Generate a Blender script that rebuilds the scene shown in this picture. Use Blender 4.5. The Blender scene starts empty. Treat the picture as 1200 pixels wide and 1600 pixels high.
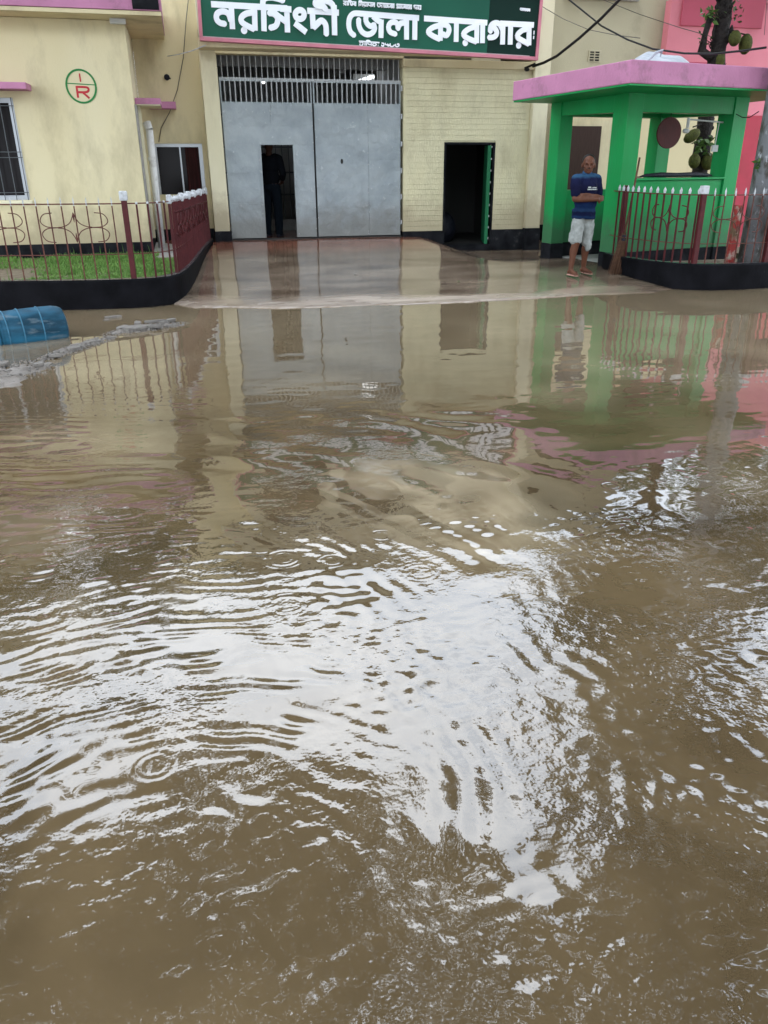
import bpy, bmesh, math, random
import numpy as np
from mathutils import Vector, Matrix, noise as mnoise
random.seed(7); rng = np.random.default_rng(11)
R = math.radians
S = bpy.context.scene
COL = S.collection

# ------------------------------------------------------------------ camera, world, sun, exposure
CAM_H = 1.65
cam = bpy.data.cameras.new('camera'); camo = bpy.data.objects.new('camera', cam); COL.objects.link(camo)
cam.sensor_fit = 'VERTICAL'; cam.sensor_height = 36.0; cam.lens = 1241.0/1600.0*36.0
cam.shift_x = -20.0/1600.0
cam.clip_start = 0.05; cam.clip_end = 400
camo.location = (0, 0, CAM_H)
camo.rotation_euler = (math.pi/2-math.atan(560/1241.0), 0, R(-14))
S.camera = camo

W = bpy.data.worlds.new('World'); S.world = W; W.use_nodes = True
wn = W.node_tree; bg = wn.nodes['Background']
sky = wn.nodes.new('ShaderNodeTexSky'); sky.sky_type = 'NISHITA'; sky.sun_disc = False
sky.sun_elevation = R(58); sky.sun_rotation = R(200); sky.dust_density = 6; sky.air_density = 1.2
hsv = wn.nodes.new('ShaderNodeHueSaturation'); hsv.inputs['Saturation'].default_value = 0.22
mixw = wn.nodes.new('ShaderNodeMixRGB'); mixw.inputs[0].default_value = 0.72
# cloud deck: soft broken brightness
tc = wn.nodes.new('ShaderNodeTexCoord'); nz = wn.nodes.new('ShaderNodeTexNoise')
nz.inputs['Scale'].default_value = 3.0; nz.inputs['Detail'].default_value = 5
cr = wn.nodes.new('ShaderNodeValToRGB')
cr.color_ramp.elements[0].position = 0.36; cr.color_ramp.elements[0].color = (19, 22.5, 27.5, 1)
cr.color_ramp.elements[1].position = 0.66; cr.color_ramp.elements[1].color = (37, 39, 41.5, 1)
wn.links.new(tc.outputs['Generated'], nz.inputs['Vector']); wn.links.new(nz.outputs['Fac'], cr.inputs[0])
wn.links.new(sky.outputs[0], hsv.inputs['Color']); wn.links.new(hsv.outputs[0], mixw.inputs[1])
wn.links.new(cr.outputs[0], mixw.inputs[2]); wn.links.new(mixw.outputs[0], bg.inputs[0])
bg.inputs[1].default_value = 0.15

sun = bpy.data.lights.new('sun', 'SUN'); sun.energy = 0.9; sun.angle = R(50); sun.color = (1.0, .96, .9)
suno = bpy.data.objects.new('sun', sun); COL.objects.link(suno)
suno.rotation_euler = (R(38), 0, R(-55))
S.view_settings.view_transform = 'Standard'; S.view_settings.look = 'None'
S.view_settings.gamma = 1; S.view_settings.use_curve_mapping = False
S.view_settings.exposure = 0.22
try:
    S.cycles.max_bounces = 8; S.cycles.diffuse_bounces = 4; S.cycles.glossy_bounces = 4
except Exception: pass

# ------------------------------------------------------------------ materials
def mat(name, col, rough=0.6, metal=0.0, spec=0.22, col2=None, nscale=4.0, ndet=6.0, lo=0.35, hi=0.7,
        bump=0.0, bscale=40.0, rough2=None, emit=None, stretch=None, ior=None, dirt=None, dirt_scale=1.3, dirt_lo=.5, dirt_hi=.75, splash=None):
    m = bpy.data.materials.new(name); m.use_nodes = True
    n = m.node_tree; p = n.nodes['Principled BSDF']; L = n.links.new
    p.inputs['Base Color'].default_value = (*col, 1); p.inputs['Roughness'].default_value = rough
    p.inputs['Metallic'].default_value = metal; p.inputs['Specular IOR Level'].default_value = spec
    if ior: p.inputs['IOR'].default_value = ior
    g = n.nodes.new('ShaderNodeNewGeometry'); vec = g.outputs['Position']
    if stretch:
        mp = n.nodes.new('ShaderNodeMapping'); mp.inputs['Scale'].default_value = stretch
        L(vec, mp.inputs['Vector']); vec = mp.outputs[0]
    cout = None
    if col2 is not None:
        t = n.nodes.new('ShaderNodeTexNoise'); t.inputs['Scale'].default_value = nscale; t.inputs['Detail'].default_value = ndet
        r = n.nodes.new('ShaderNodeValToRGB'); r.color_ramp.elements[0].position = lo; r.color_ramp.elements[1].position = hi
        r.color_ramp.elements[0].color = (*col, 1); r.color_ramp.elements[1].color = (*col2, 1)
        L(vec, t.inputs['Vector']); L(t.outputs['Fac'], r.inputs[0]); cout = r.outputs[0]
        if rough2 is not None:
            mr = n.nodes.new('ShaderNodeMapRange'); mr.inputs['From Min'].default_value = lo; mr.inputs['From Max'].default_value = hi
            mr.inputs['To Min'].default_value = rough; mr.inputs['To Max'].default_value = rough2
            L(t.outputs['Fac'], mr.inputs['Value']); L(mr.outputs[0], p.inputs['Roughness'])
    if dirt is not None:
        t = n.nodes.new('ShaderNodeTexNoise'); t.inputs['Scale'].default_value = dirt_scale; t.inputs['Detail'].default_value = 9
        t.inputs['Roughness'].default_value = .65
        mr = n.nodes.new('ShaderNodeMapRange'); mr.inputs['From Min'].default_value = dirt_lo; mr.inputs['From Max'].default_value = dirt_hi
        mx = n.nodes.new('ShaderNodeMixRGB'); mx.inputs[2].default_value = (*dirt, 1); mx.inputs[1].default_value = (*col, 1)
        L(vec, t.inputs['Vector']); L(t.outputs['Fac'], mr.inputs['Value']); L(mr.outputs[0], mx.inputs[0])
        if cout: L(cout, mx.inputs[1])
        cout = mx.outputs[0]
    if splash is not None:      # mud splashed up the foot of the wall: (z where it ends, colour)
        sp_ = n.nodes.new('ShaderNodeSeparateXYZ'); L(g.outputs['Position'], sp_.inputs[0])
        t = n.nodes.new('ShaderNodeTexNoise'); t.inputs['Scale'].default_value = 3.5; t.inputs['Detail'].default_value = 8; t.inputs['Roughness'].default_value = .7; L(g.outputs['Position'], t.inputs['Vector'])
        ma = n.nodes.new('ShaderNodeMath'); ma.operation = 'MULTIPLY_ADD'; ma.inputs[1].default_value = -1.1; L(t.outputs['Fac'], ma.inputs[0]); L(sp_.outputs[2], ma.inputs[2])
        mr = n.nodes.new('ShaderNodeMapRange'); mr.inputs['From Min'].default_value = splash[0]-.55; mr.inputs['From Max'].default_value = splash[0]-1.0; mr.inputs['To Max'].default_value = .75; L(ma.outputs[0], mr.inputs['Value'])
        mx = n.nodes.new('ShaderNodeMixRGB'); mx.inputs[2].default_value = (*splash[1], 1); mx.inputs[1].default_value = (*col, 1); L(mr.outputs[0], mx.inputs[0])
        if cout: L(cout, mx.inputs[1])
        cout = mx.outputs[0]
    if cout: L(cout, p.inputs['Base Color'])
    if bump:
        t = n.nodes.new('ShaderNodeTexNoise'); t.inputs['Scale'].default_value = bscale; t.inputs['Detail'].default_value = 5
        b = n.nodes.new('ShaderNodeBump'); b.inputs['Strength'].default_value = 1; b.inputs['Distance'].default_value = bump
        L(vec, t.inputs['Vector']); L(t.outputs['Fac'], b.inputs['Height']); L(b.outputs[0], p.inputs['Normal'])
    if emit:
        p.inputs['Emission Color'].default_value = (*emit[0], 1); p.inputs['Emission Strength'].default_value = emit[1]
    return m

M = {}
M['cream'] = mat('cream_wall_paint', splash=(1.0, (.36, .30, .19)), col= (.66, .575, .35), rough=.75, col2=(.70, .625, .41), nscale=1.2, bump=.002, bscale=60, stretch=(1, 1, .38), dirt=(.34, .29, .18), dirt_scale=1.9, dirt_lo=.50, dirt_hi=.86)
M['cream_light'] = mat('pale_cream_paint', splash=(1.05, (.38, .32, .21)), col= (.74, .69, .49), rough=.7, col2=(.68, .63, .43), nscale=2, bump=.002, bscale=50, stretch=(1, 1, .3), dirt=(.38, .33, .22), dirt_scale=2.2, dirt_lo=.5, dirt_hi=.9)
M['beige'] = mat('weathered_beige_paint', (.56, .52, .37), .8, col2=(.50, .46, .325), nscale=1.0, bump=.003, bscale=40, dirt=(.25, .22, .15), dirt_scale=.9, dirt_lo=.55, dirt_hi=.9)
M['brick_paint'] = mat('painted_brick', splash=(1.0, (.40, .34, .22)), col= (.70, .65, .42), rough=.7, col2=(.64, .6, .4), nscale=2, bump=.004, bscale=35, stretch=(1, 1, .5), dirt=(.40, .35, .21), dirt_scale=2.4, dirt_lo=.48, dirt_hi=.88)
M['mauve'] = mat('mauve_fascia_paint', (.50, .215, .35), .7, col2=(.42, .18, .29), nscale=2.5, bump=.004, bscale=30, dirt=(.20, .11, .14), dirt_scale=3.5, dirt_lo=.52, dirt_hi=.8)
M['pink'] = mat('pink_wall_paint', (.72, .25, .30), .75, col2=(.66, .21, .26), nscale=1.2, bump=.002, bscale=40, dirt=(.45, .14, .17), dirt_lo=.55, dirt_hi=.9)
M['pink_dark'] = mat('deep_pink_wall_paint', (.50, .10, .15), .75, col2=(.44, .09, .13), nscale=1.2, bump=.002)
M['signpink'] = mat('sign_frame_pink', (.55, .2, .25), .6, col2=(.45, .17, .21), nscale=5)
M['red_dado'] = mat('red_dado_paint', (.45, .05, .08), .6, col2=(.37, .05, .07), nscale=3)
M['green'] = mat('green_wall_paint', splash=(.95, (.05, .11, .06)), col= (.008, .255, .062), rough=.42, col2=(.012, .30, .085), nscale=1.8, bump=.002, bscale=40, stretch=(1, 1, .35), dirt=(.03, .16, .06), dirt_scale=2.6, dirt_lo=.54, dirt_hi=.9)
M['black_base'] = mat('black_skirting_paint', (.006, .0065, .008), .6, spec=.05, col2=(.02, .021, .024), nscale=5, bump=.003, bscale=30, dirt=(.1, .095, .09), dirt_scale=5, dirt_lo=.62, dirt_hi=.85)
M['black_kerb'] = mat('wet_black_kerb_paint', (.0035, .0037, .0045), .55, spec=.04, col2=(.008, .008, .010), nscale=4, bump=.004, bscale=25, dirt=(.16, .16, .15), dirt_scale=7, dirt_lo=.68, dirt_hi=.8)
M['kerb_top'] = mat('chipped_kerb_top', (.03, .032, .036), .25, col2=(.14, .14, .13), nscale=9, lo=.48, hi=.72, bump=.005, bscale=40)
M['gate_grey'] = mat('gate_grey_paint', splash=(.95, (.19, .19, .17)), col= (.26, .30, .315), rough=.40, metal=.15, spec=.3, col2=(.35, .39, .40), nscale=3.2, lo=.32, hi=.68, bump=.035, bscale=3.5, dirt=(.58, .62, .62), dirt_scale=7, dirt_lo=.62, dirt_hi=.76)
M['bar_grey'] = mat('bar_grey_paint', (.42, .44, .44), .5)
M['bar_dark'] = mat('bar_dark_grey', (.10, .11, .115), .5)
M['maroon'] = mat('maroon_iron_paint', (.055, .009, .011), .45, col2=(.08, .014, .015), nscale=12, dirt=(.2, .1, .07), dirt_scale=20, dirt_lo=.66, dirt_hi=.8)
M['iron_brown'] = mat('rusty_maroon_iron', (.075, .022, .018), .5, col2=(.13, .05, .035), nscale=25)
M['white_paint'] = mat('white_tip_paint', (.50, .52, .54), .6, dirt=(.22, .21, .20), dirt_scale=14)
M['pvc'] = mat('white_pvc', (.66, .66, .64), .35, dirt=(.35, .33, .3), dirt_scale=6)
M['alu'] = mat('aluminium_frame', (.42, .44, .46), .35, metal=.5)
M['glass'] = mat('dark_window_glass', (.010, .008, .008), .18, spec=.12)
M['curtain'] = mat('dark_red_curtain', (.055, .014, .014), .85, col2=(.02, .008, .008), nscale=9, stretch=(3, 3, .2))
M['dark_room'] = mat('unlit_interior_wall', (.34, .34, .335), .8, col2=(.27, .275, .27), nscale=2)
M['black_room'] = mat('soot_dark_interior', (.04, .04, .037), .85)  # one near-black colour for the store room, seam and threshold
M['room_floor'] = mat('interior_floor', (.10, .08, .07), .3)
M['concrete_ledge'] = mat('pale_concrete', (.38, .37, .35), .6, col2=(.28, .27, .25), nscale=6, bump=.004)
M['signgreen'] = mat('sign_green_vinyl', (.010, .098, .058), .4, spec=.2, col2=(.008, .078, .048), nscale=.9)
M['signdark'] = mat('sign_dark_green_vinyl', (.004, .022, .016), .4, spec=.12)
M['letter'] = mat('white_vinyl_lettering', (.80, .83, .86), .4)
M['logo_green'] = mat('logo_green_paint', (.03, .22, .06), .6)
M['logo_red'] = mat('logo_red_paint', (.50, .04, .05), .6)
M['soil'] = mat('garden_soil', (.13, .10, .07), .85, col2=(.2, .17, .12), nscale=9, bump=.02, bscale=20)
M['door_brown'] = mat('dark_brown_door', (.035, .018, .013), .55, col2=(.05, .028, .02), nscale=8, stretch=(8, 8, .6))
M['door_green'] = mat('green_steel_door', (.012, .14, .055), .4)
M['disc'] = mat('maroon_disc_paint', (.07, .018, .016), .65, col2=(.05, .016, .015), nscale=7, bump=.003)
M['broom_wood'] = mat('bamboo_handle', (.13, .07, .04), .6, col2=(.08, .045, .025), nscale=14)
M['broom_twig'] = mat('broom_twigs', (.11, .055, .03), .8, col2=(.06, .03, .018), nscale=30)
M['bark'] = mat('wet_dark_bark', (.012, .010, .0095), .8, col2=(.028, .024, .02), nscale=14, bump=.03, bscale=30)
M['jack'] = mat('jackfruit_rind', (.085, .095, .02), .7, col2=(.045, .05, .014), nscale=22, bump=.012, bscale=75)
M['leaf'] = mat('green_leaf', (.045, .095, .02), .45, col2=(.07, .13, .03), nscale=1.5)
M['leaf_dark'] = mat('dark_green_leaf', (.03, .06, .018), .5, col2=(.05, .085, .022), nscale=1.2)
M['grass'] = mat('bright_grass', (.085, .19, .035), .6, col2=(.15, .27, .06), nscale=5)
M['pole'] = mat('mottled_concrete_pole', (.22, .23, .24), .7, col2=(.10, .095, .08), nscale=3.5, lo=.5, hi=.62, stretch=(2.5, 2.5, 1.2), bump=.006, bscale=40, dirt=(.6, .62, .66), dirt_scale=6, dirt_lo=.58, dirt_hi=.68)
M['flaky'] = mat('flaking_red_paint', (.30, .04, .035), .6, col2=(.42, .36, .3), nscale=8, lo=.5, hi=.6, dirt=(.14, .09, .05), dirt_scale=4, dirt_lo=.55, dirt_hi=.62)
M['cable'] = mat('black_cable', (.012, .012, .012), .45)
M['cable_grey'] = mat('thin_grey_wire', (.12, .115, .1), .6)
M['tarp'] = mat('pale_plastic_sheet', (.42, .45, .49), .4, col2=(.33, .36, .4), nscale=4, bump=.03, bscale=7)
M['barrel'] = mat('blue_plastic', (.02, .105, .175), .5, spec=.12, col2=(.008, .035, .058), nscale=3, lo=.42, hi=.64, stretch=(.6, .6, 2.4), dirt=(.15, .19, .21), dirt_scale=5, dirt_lo=.52, dirt_hi=.72)
M['barrel_rib'] = mat('scuffed_blue_plastic', (.045, .15, .23), .5, spec=.15, dirt=(.02, .07, .11), dirt_scale=6)  # ribs in a lighter blue than the drum body
M['slab'] = mat('broken_concrete_slab', (.20, .185, .165), .6, col2=(.12, .11, .10), nscale=14, bump=.006, bscale=50)
M['skin'] = mat('brown_skin', (.115, .045, .024), .5, col2=(.085, .032, .018), nscale=10)
M['hair'] = mat('black_hair', (.012, .01, .009), .6)
M['sandal'] = mat('tan_sandal', (.42, .24, .19), .6)
M['strap'] = mat('brown_sandal_strap', (.10, .035, .025), .6)
M['shorts'] = mat('crumpled_pale_cloth', (.33, .35, .33), .9, col2=(.20, .215, .20), nscale=14, bump=.03, bscale=11)
M['uniform'] = mat('dark_uniform', (.005, .006, .008), .9, spec=.05)
M['uniform2'] = mat('dark_blue_trousers', (.006, .009, .013), .9, spec=.05)
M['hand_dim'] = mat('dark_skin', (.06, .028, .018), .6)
M['bulb'] = mat('lit_lamp_tube', (1, 1, 1), .5, emit=((.93, .97, 1.0), 2.0))
M['lampwhite'] = mat('white_lamp_plastic', (.55, .56, .54), .5)
M['black_item'] = mat('black_cloth', (.010, .011, .018), .5, bump=.01, bscale=40)
M['ground'] = mat('muddy_ground', (.16, .125, .085), .7, col2=(.12, .09, .06), nscale=2, bump=.01, bscale=12)
M['roofgrey'] = mat('roof_screed', (.3, .29, .27), .8, col2=(.2, .19, .18), nscale=2)

# shirt: navy with paler blue shoulders and stripes (a printed pattern that belongs to the cloth)
def shirt_mat():
    m = mat('printed_blue_jersey', (.016, .022, .09), .85, spec=.08, bump=.01, bscale=14)
    n = m.node_tree; L = n.links.new; p = n.nodes['Principled BSDF']
    tcn = n.nodes.new('ShaderNodeTexCoord'); sp = n.nodes.new('ShaderNodeSeparateXYZ'); L(tcn.outputs['Object'], sp.inputs[0])
    ns = n.nodes.new('ShaderNodeTexNoise'); ns.inputs['Scale'].default_value = 9; L(tcn.outputs['Object'], ns.inputs['Vector'])
    ad = n.nodes.new('ShaderNodeMath'); ad.operation = 'MULTIPLY_ADD'; ad.inputs[1].default_value = .05; L(ns.outputs['Fac'], ad.inputs[0]); L(sp.outputs[2], ad.inputs[2])
    r = n.nodes.new('ShaderNodeValToRGB'); r.color_ramp.interpolation = 'EASE'
    mr = n.nodes.new('ShaderNodeMapRange'); mr.inputs['From Min'].default_value = .72; mr.inputs['From Max'].default_value = 1.32
    L(ad.outputs[0], mr.inputs['Value']); L(mr.outputs[0], r.inputs[0])
    e = r.color_ramp.elements
    cols = [(0, (0.0042, 0.0112, 0.0434)), (.10, (0.0072, 0.0198, 0.0558)), (.15, (0.0036, 0.0068, 0.0279)), (.2, (0.0036, 0.0068, 0.0248)), (.23, (0.0096, 0.0248, 0.0620)), (.34, (0.0048, 0.0155, 0.0527)),
            (.42, (0.0048, 0.0074, 0.0310)), (.7, (0.0060, 0.0068, 0.0248)), (.88, (0.0072, 0.0099, 0.0372)), (.95, (0.0240, 0.0682, 0.1302)), (1.0, (0.0240, 0.0620, 0.1240))]
    e[0].position = 0; e[0].color = (*cols[0][1], 1); e[1].position = 1; e[1].color = (*cols[-1][1], 1)
    for t, c in cols[1:-1]:
        q = e.new(t); q.color = (*c, 1)
    L(r.outputs[0], p.inputs['Base Color']); return m
M['shirt'] = shirt_mat()
M['shirt_logo'] = mat('grey_shirt_print', (.42, .45, .42), .7, col2=(.15, .17, .2), nscale=60, lo=.5, hi=.6)

# wet apron: thin film of water on sloping concrete
def apron_mat():
    m = bpy.data.materials.new('wet_concrete_apron'); m.use_nodes = True
    n = m.node_tree; L = n.links.new; p = n.nodes['Principled BSDF']
    g = n.nodes.new('ShaderNodeNewGeometry'); sp = n.nodes.new('ShaderNodeSeparateXYZ'); L(g.outputs['Position'], sp.inputs[0])
    mp = n.nodes.new('ShaderNodeMapping'); mp.inputs['Scale'].default_value = (.6, 1.5, 1); L(g.outputs['Position'], mp.inputs['Vector'])
    t = n.nodes.new('ShaderNodeTexNoise'); t.inputs['Scale'].default_value = 1.6; t.inputs['Detail'].default_value = 8; L(mp.outputs[0], t.inputs['Vector'])
    r = n.nodes.new('ShaderNodeValToRGB'); r.color_ramp.elements[0].position = .35; r.color_ramp.elements[1].position = .7
    r.color_ramp.elements[0].color = (.10, .07, .048, 1); r.color_ramp.elements[1].color = (.24, .185, .135, 1); L(t.outputs['Fac'], r.inputs[0])
    # red oxide concrete close to the gate
    mr = n.nodes.new('ShaderNodeMapRange'); mr.inputs['From Min'].default_value = 12.7; mr.inputs['From Max'].default_value = 14.0
    ad = n.nodes.new('ShaderNodeMath'); ad.operation = 'MULTIPLY_ADD'; ad.inputs[1].default_value = 1.2; L(t.outputs['Fac'], ad.inputs[0]); ad.inputs[2].default_value = -.6
    ad2 = n.nodes.new('ShaderNodeMath'); L(sp.outputs[1], ad2.inputs[0]); L(ad.outputs[0], ad2.inputs[1])
    L(ad2.outputs[0], mr.inputs['Value'])
    mrx = n.nodes.new('ShaderNodeMapRange'); mrx.inputs['From Min'].default_value = 4.4; mrx.inputs['From Max'].default_value = 3.6; L(sp.outputs[0], mrx.inputs['Value'])
    mu = n.nodes.new('ShaderNodeMath'); mu.operation = 'MULTIPLY'; L(mr.outputs[0], mu.inputs[0]); L(mrx.outputs[0], mu.inputs[1])
    mu2 = n.nodes.new('ShaderNodeMath'); mu2.operation = 'MULTIPLY'; mu2.inputs[1].default_value = .75; L(mu.outputs[0], mu2.inputs[0])
    mx = n.nodes.new('ShaderNodeMixRGB'); mx.inputs[2].default_value = (.24, .075, .045, 1); L(mu2.outputs[0], mx.inputs[0]); L(r.outputs[0], mx.inputs[1])
    # sky reflection painted as a pale band where the slab meets the pond
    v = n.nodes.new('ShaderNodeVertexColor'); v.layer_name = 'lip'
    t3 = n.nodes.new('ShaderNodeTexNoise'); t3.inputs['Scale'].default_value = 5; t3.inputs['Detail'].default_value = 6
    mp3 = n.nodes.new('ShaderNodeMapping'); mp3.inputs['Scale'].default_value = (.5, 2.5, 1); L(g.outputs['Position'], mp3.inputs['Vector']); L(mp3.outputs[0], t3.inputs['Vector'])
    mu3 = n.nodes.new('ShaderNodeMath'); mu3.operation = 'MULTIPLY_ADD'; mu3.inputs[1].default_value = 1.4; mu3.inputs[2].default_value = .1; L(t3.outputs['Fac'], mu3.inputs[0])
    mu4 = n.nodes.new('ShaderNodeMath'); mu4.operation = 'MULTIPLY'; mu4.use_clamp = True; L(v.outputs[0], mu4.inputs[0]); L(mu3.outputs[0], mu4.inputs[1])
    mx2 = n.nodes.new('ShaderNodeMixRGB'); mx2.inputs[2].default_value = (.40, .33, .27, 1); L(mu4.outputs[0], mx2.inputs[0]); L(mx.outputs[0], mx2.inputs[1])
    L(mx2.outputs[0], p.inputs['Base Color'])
    t2 = n.nodes.new('ShaderNodeTexNoise'); t2.inputs['Scale'].default_value = 2.3; t2.inputs['Detail'].default_value = 6; L(mp.outputs[0], t2.inputs['Vector'])
    rr = n.nodes.new('ShaderNodeMapRange'); rr.inputs['From Min'].default_value = .42; rr.inputs['From Max'].default_value = .68
    rr.inputs['To Min'].default_value = .03; rr.inputs['To Max'].default_value = .16; L(t2.outputs['Fac'], rr.inputs['Value'])
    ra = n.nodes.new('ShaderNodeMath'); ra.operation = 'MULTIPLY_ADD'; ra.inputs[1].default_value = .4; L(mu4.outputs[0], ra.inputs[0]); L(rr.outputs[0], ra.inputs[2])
    L(ra.outputs[0], p.inputs['Roughness'])
    p.inputs['IOR'].default_value = 1.55
    b = n.nodes.new('ShaderNodeBump'); b.inputs['Distance'].default_value = .0035; b.inputs['Strength'].default_value = .6
    t4 = n.nodes.new('ShaderNodeTexNoise'); t4.inputs['Scale'].default_value = 9; t4.inputs['Detail'].default_value = 4
    mp4 = n.nodes.new('ShaderNodeMapping'); mp4.inputs['Scale'].default_value = (.45, 1.6, 1); L(g.outputs['Position'], mp4.inputs['Vector']); L(mp4.outputs[0], t4.inputs['Vector'])
    L(t4.outputs['Fac'], b.inputs['Height']); L(b.outputs[0], p.inputs['Normal'])
    return m
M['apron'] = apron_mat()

def water_mat():
    m = bpy.data.materials.new('muddy_flood_water'); m.use_nodes = True
    n = m.node_tree; L = n.links.new; p = n.nodes['Principled BSDF']
    g = n.nodes.new('ShaderNodeNewGeometry')
    t = n.nodes.new('ShaderNodeTexNoise'); t.inputs['Scale'].default_value = 1.1; t.inputs['Detail'].default_value = 7; t.inputs['Distortion'].default_value = 1.2
    L(g.outputs['Position'], t.inputs['Vector'])
    r = n.nodes.new('ShaderNodeValToRGB'); r.color_ramp.elements[0].position = .3; r.color_ramp.elements[1].position = .7
    r.color_ramp.elements[0].color = (.050, .035, .018, 1); r.color_ramp.elements[1].color = (.106, .075, .039, 1)
    L(t.outputs['Fac'], r.inputs[0])
    sp = n.nodes.new('ShaderNodeSeparateXYZ'); L(g.outputs['Position'], sp.inputs[0])     # siltier, shallower water towards the pavement
    md = n.nodes.new('ShaderNodeMapRange'); md.inputs['From Min'].default_value = 4.4; md.inputs['From Max'].default_value = 9.0; L(sp.outputs[1], md.inputs['Value'])
    mm = n.nodes.new('ShaderNodeMixRGB'); mm.inputs[2].default_value = (.17, .128, .078, 1); L(md.outputs[0], mm.inputs[0]); L(r.outputs[0], mm.inputs[1])
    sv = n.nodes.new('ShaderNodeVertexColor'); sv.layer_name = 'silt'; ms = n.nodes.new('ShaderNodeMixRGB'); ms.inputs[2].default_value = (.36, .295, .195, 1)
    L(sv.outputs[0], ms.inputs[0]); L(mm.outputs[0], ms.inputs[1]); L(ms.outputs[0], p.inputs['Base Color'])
    p.inputs['Roughness'].default_value = .03; p.inputs['IOR'].default_value = WATER_IOR
    b = n.nodes.new('ShaderNodeBump'); b.inputs['Distance'].default_value = .0014; b.inputs['Strength'].default_value = 1
    t2 = n.nodes.new('ShaderNodeTexNoise'); t2.inputs['Scale'].default_value = 26; t2.inputs['Detail'].default_value = 2
    L(g.outputs['Position'], t2.inputs['Vector'])
    a = n.nodes.new('ShaderNodeVertexColor'); a.layer_name = 'chop'
    mu = n.nodes.new('ShaderNodeMath'); mu.operation = 'MULTIPLY'; L(t2.outputs['Fac'], mu.inputs[0]); L(a.outputs[0], mu.inputs[1])
    L(mu.outputs[0], b.inputs['Height']); L(b.outputs[0], p.inputs['Normal'])
    return m
WATER_IOR = 1.95
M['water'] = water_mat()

# ------------------------------------------------------------------ mesh helpers
def link(o): COL.objects.link(o); return o
def thing(name, label, cat, loc=(0, 0, 0), group=None):
    o = link(bpy.data.objects.new(name, None)); o.location = loc; o.empty_display_size = .2
    o['label'] = label; o['category'] = cat
    if group: o['group'] = group
    return o
def tag(o, label, cat, group=None):
    o['label'] = label; o['category'] = cat
    if group: o['group'] = group
    return o
def struct(o): o['kind'] = 'structure'; return o
def stuff(o): o['kind'] = 'stuff'; return o
def worldloc(o):
    v = Vector((0, 0, 0))
    while o is not None: v = v+o.location; o = o.parent
    return v

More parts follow.
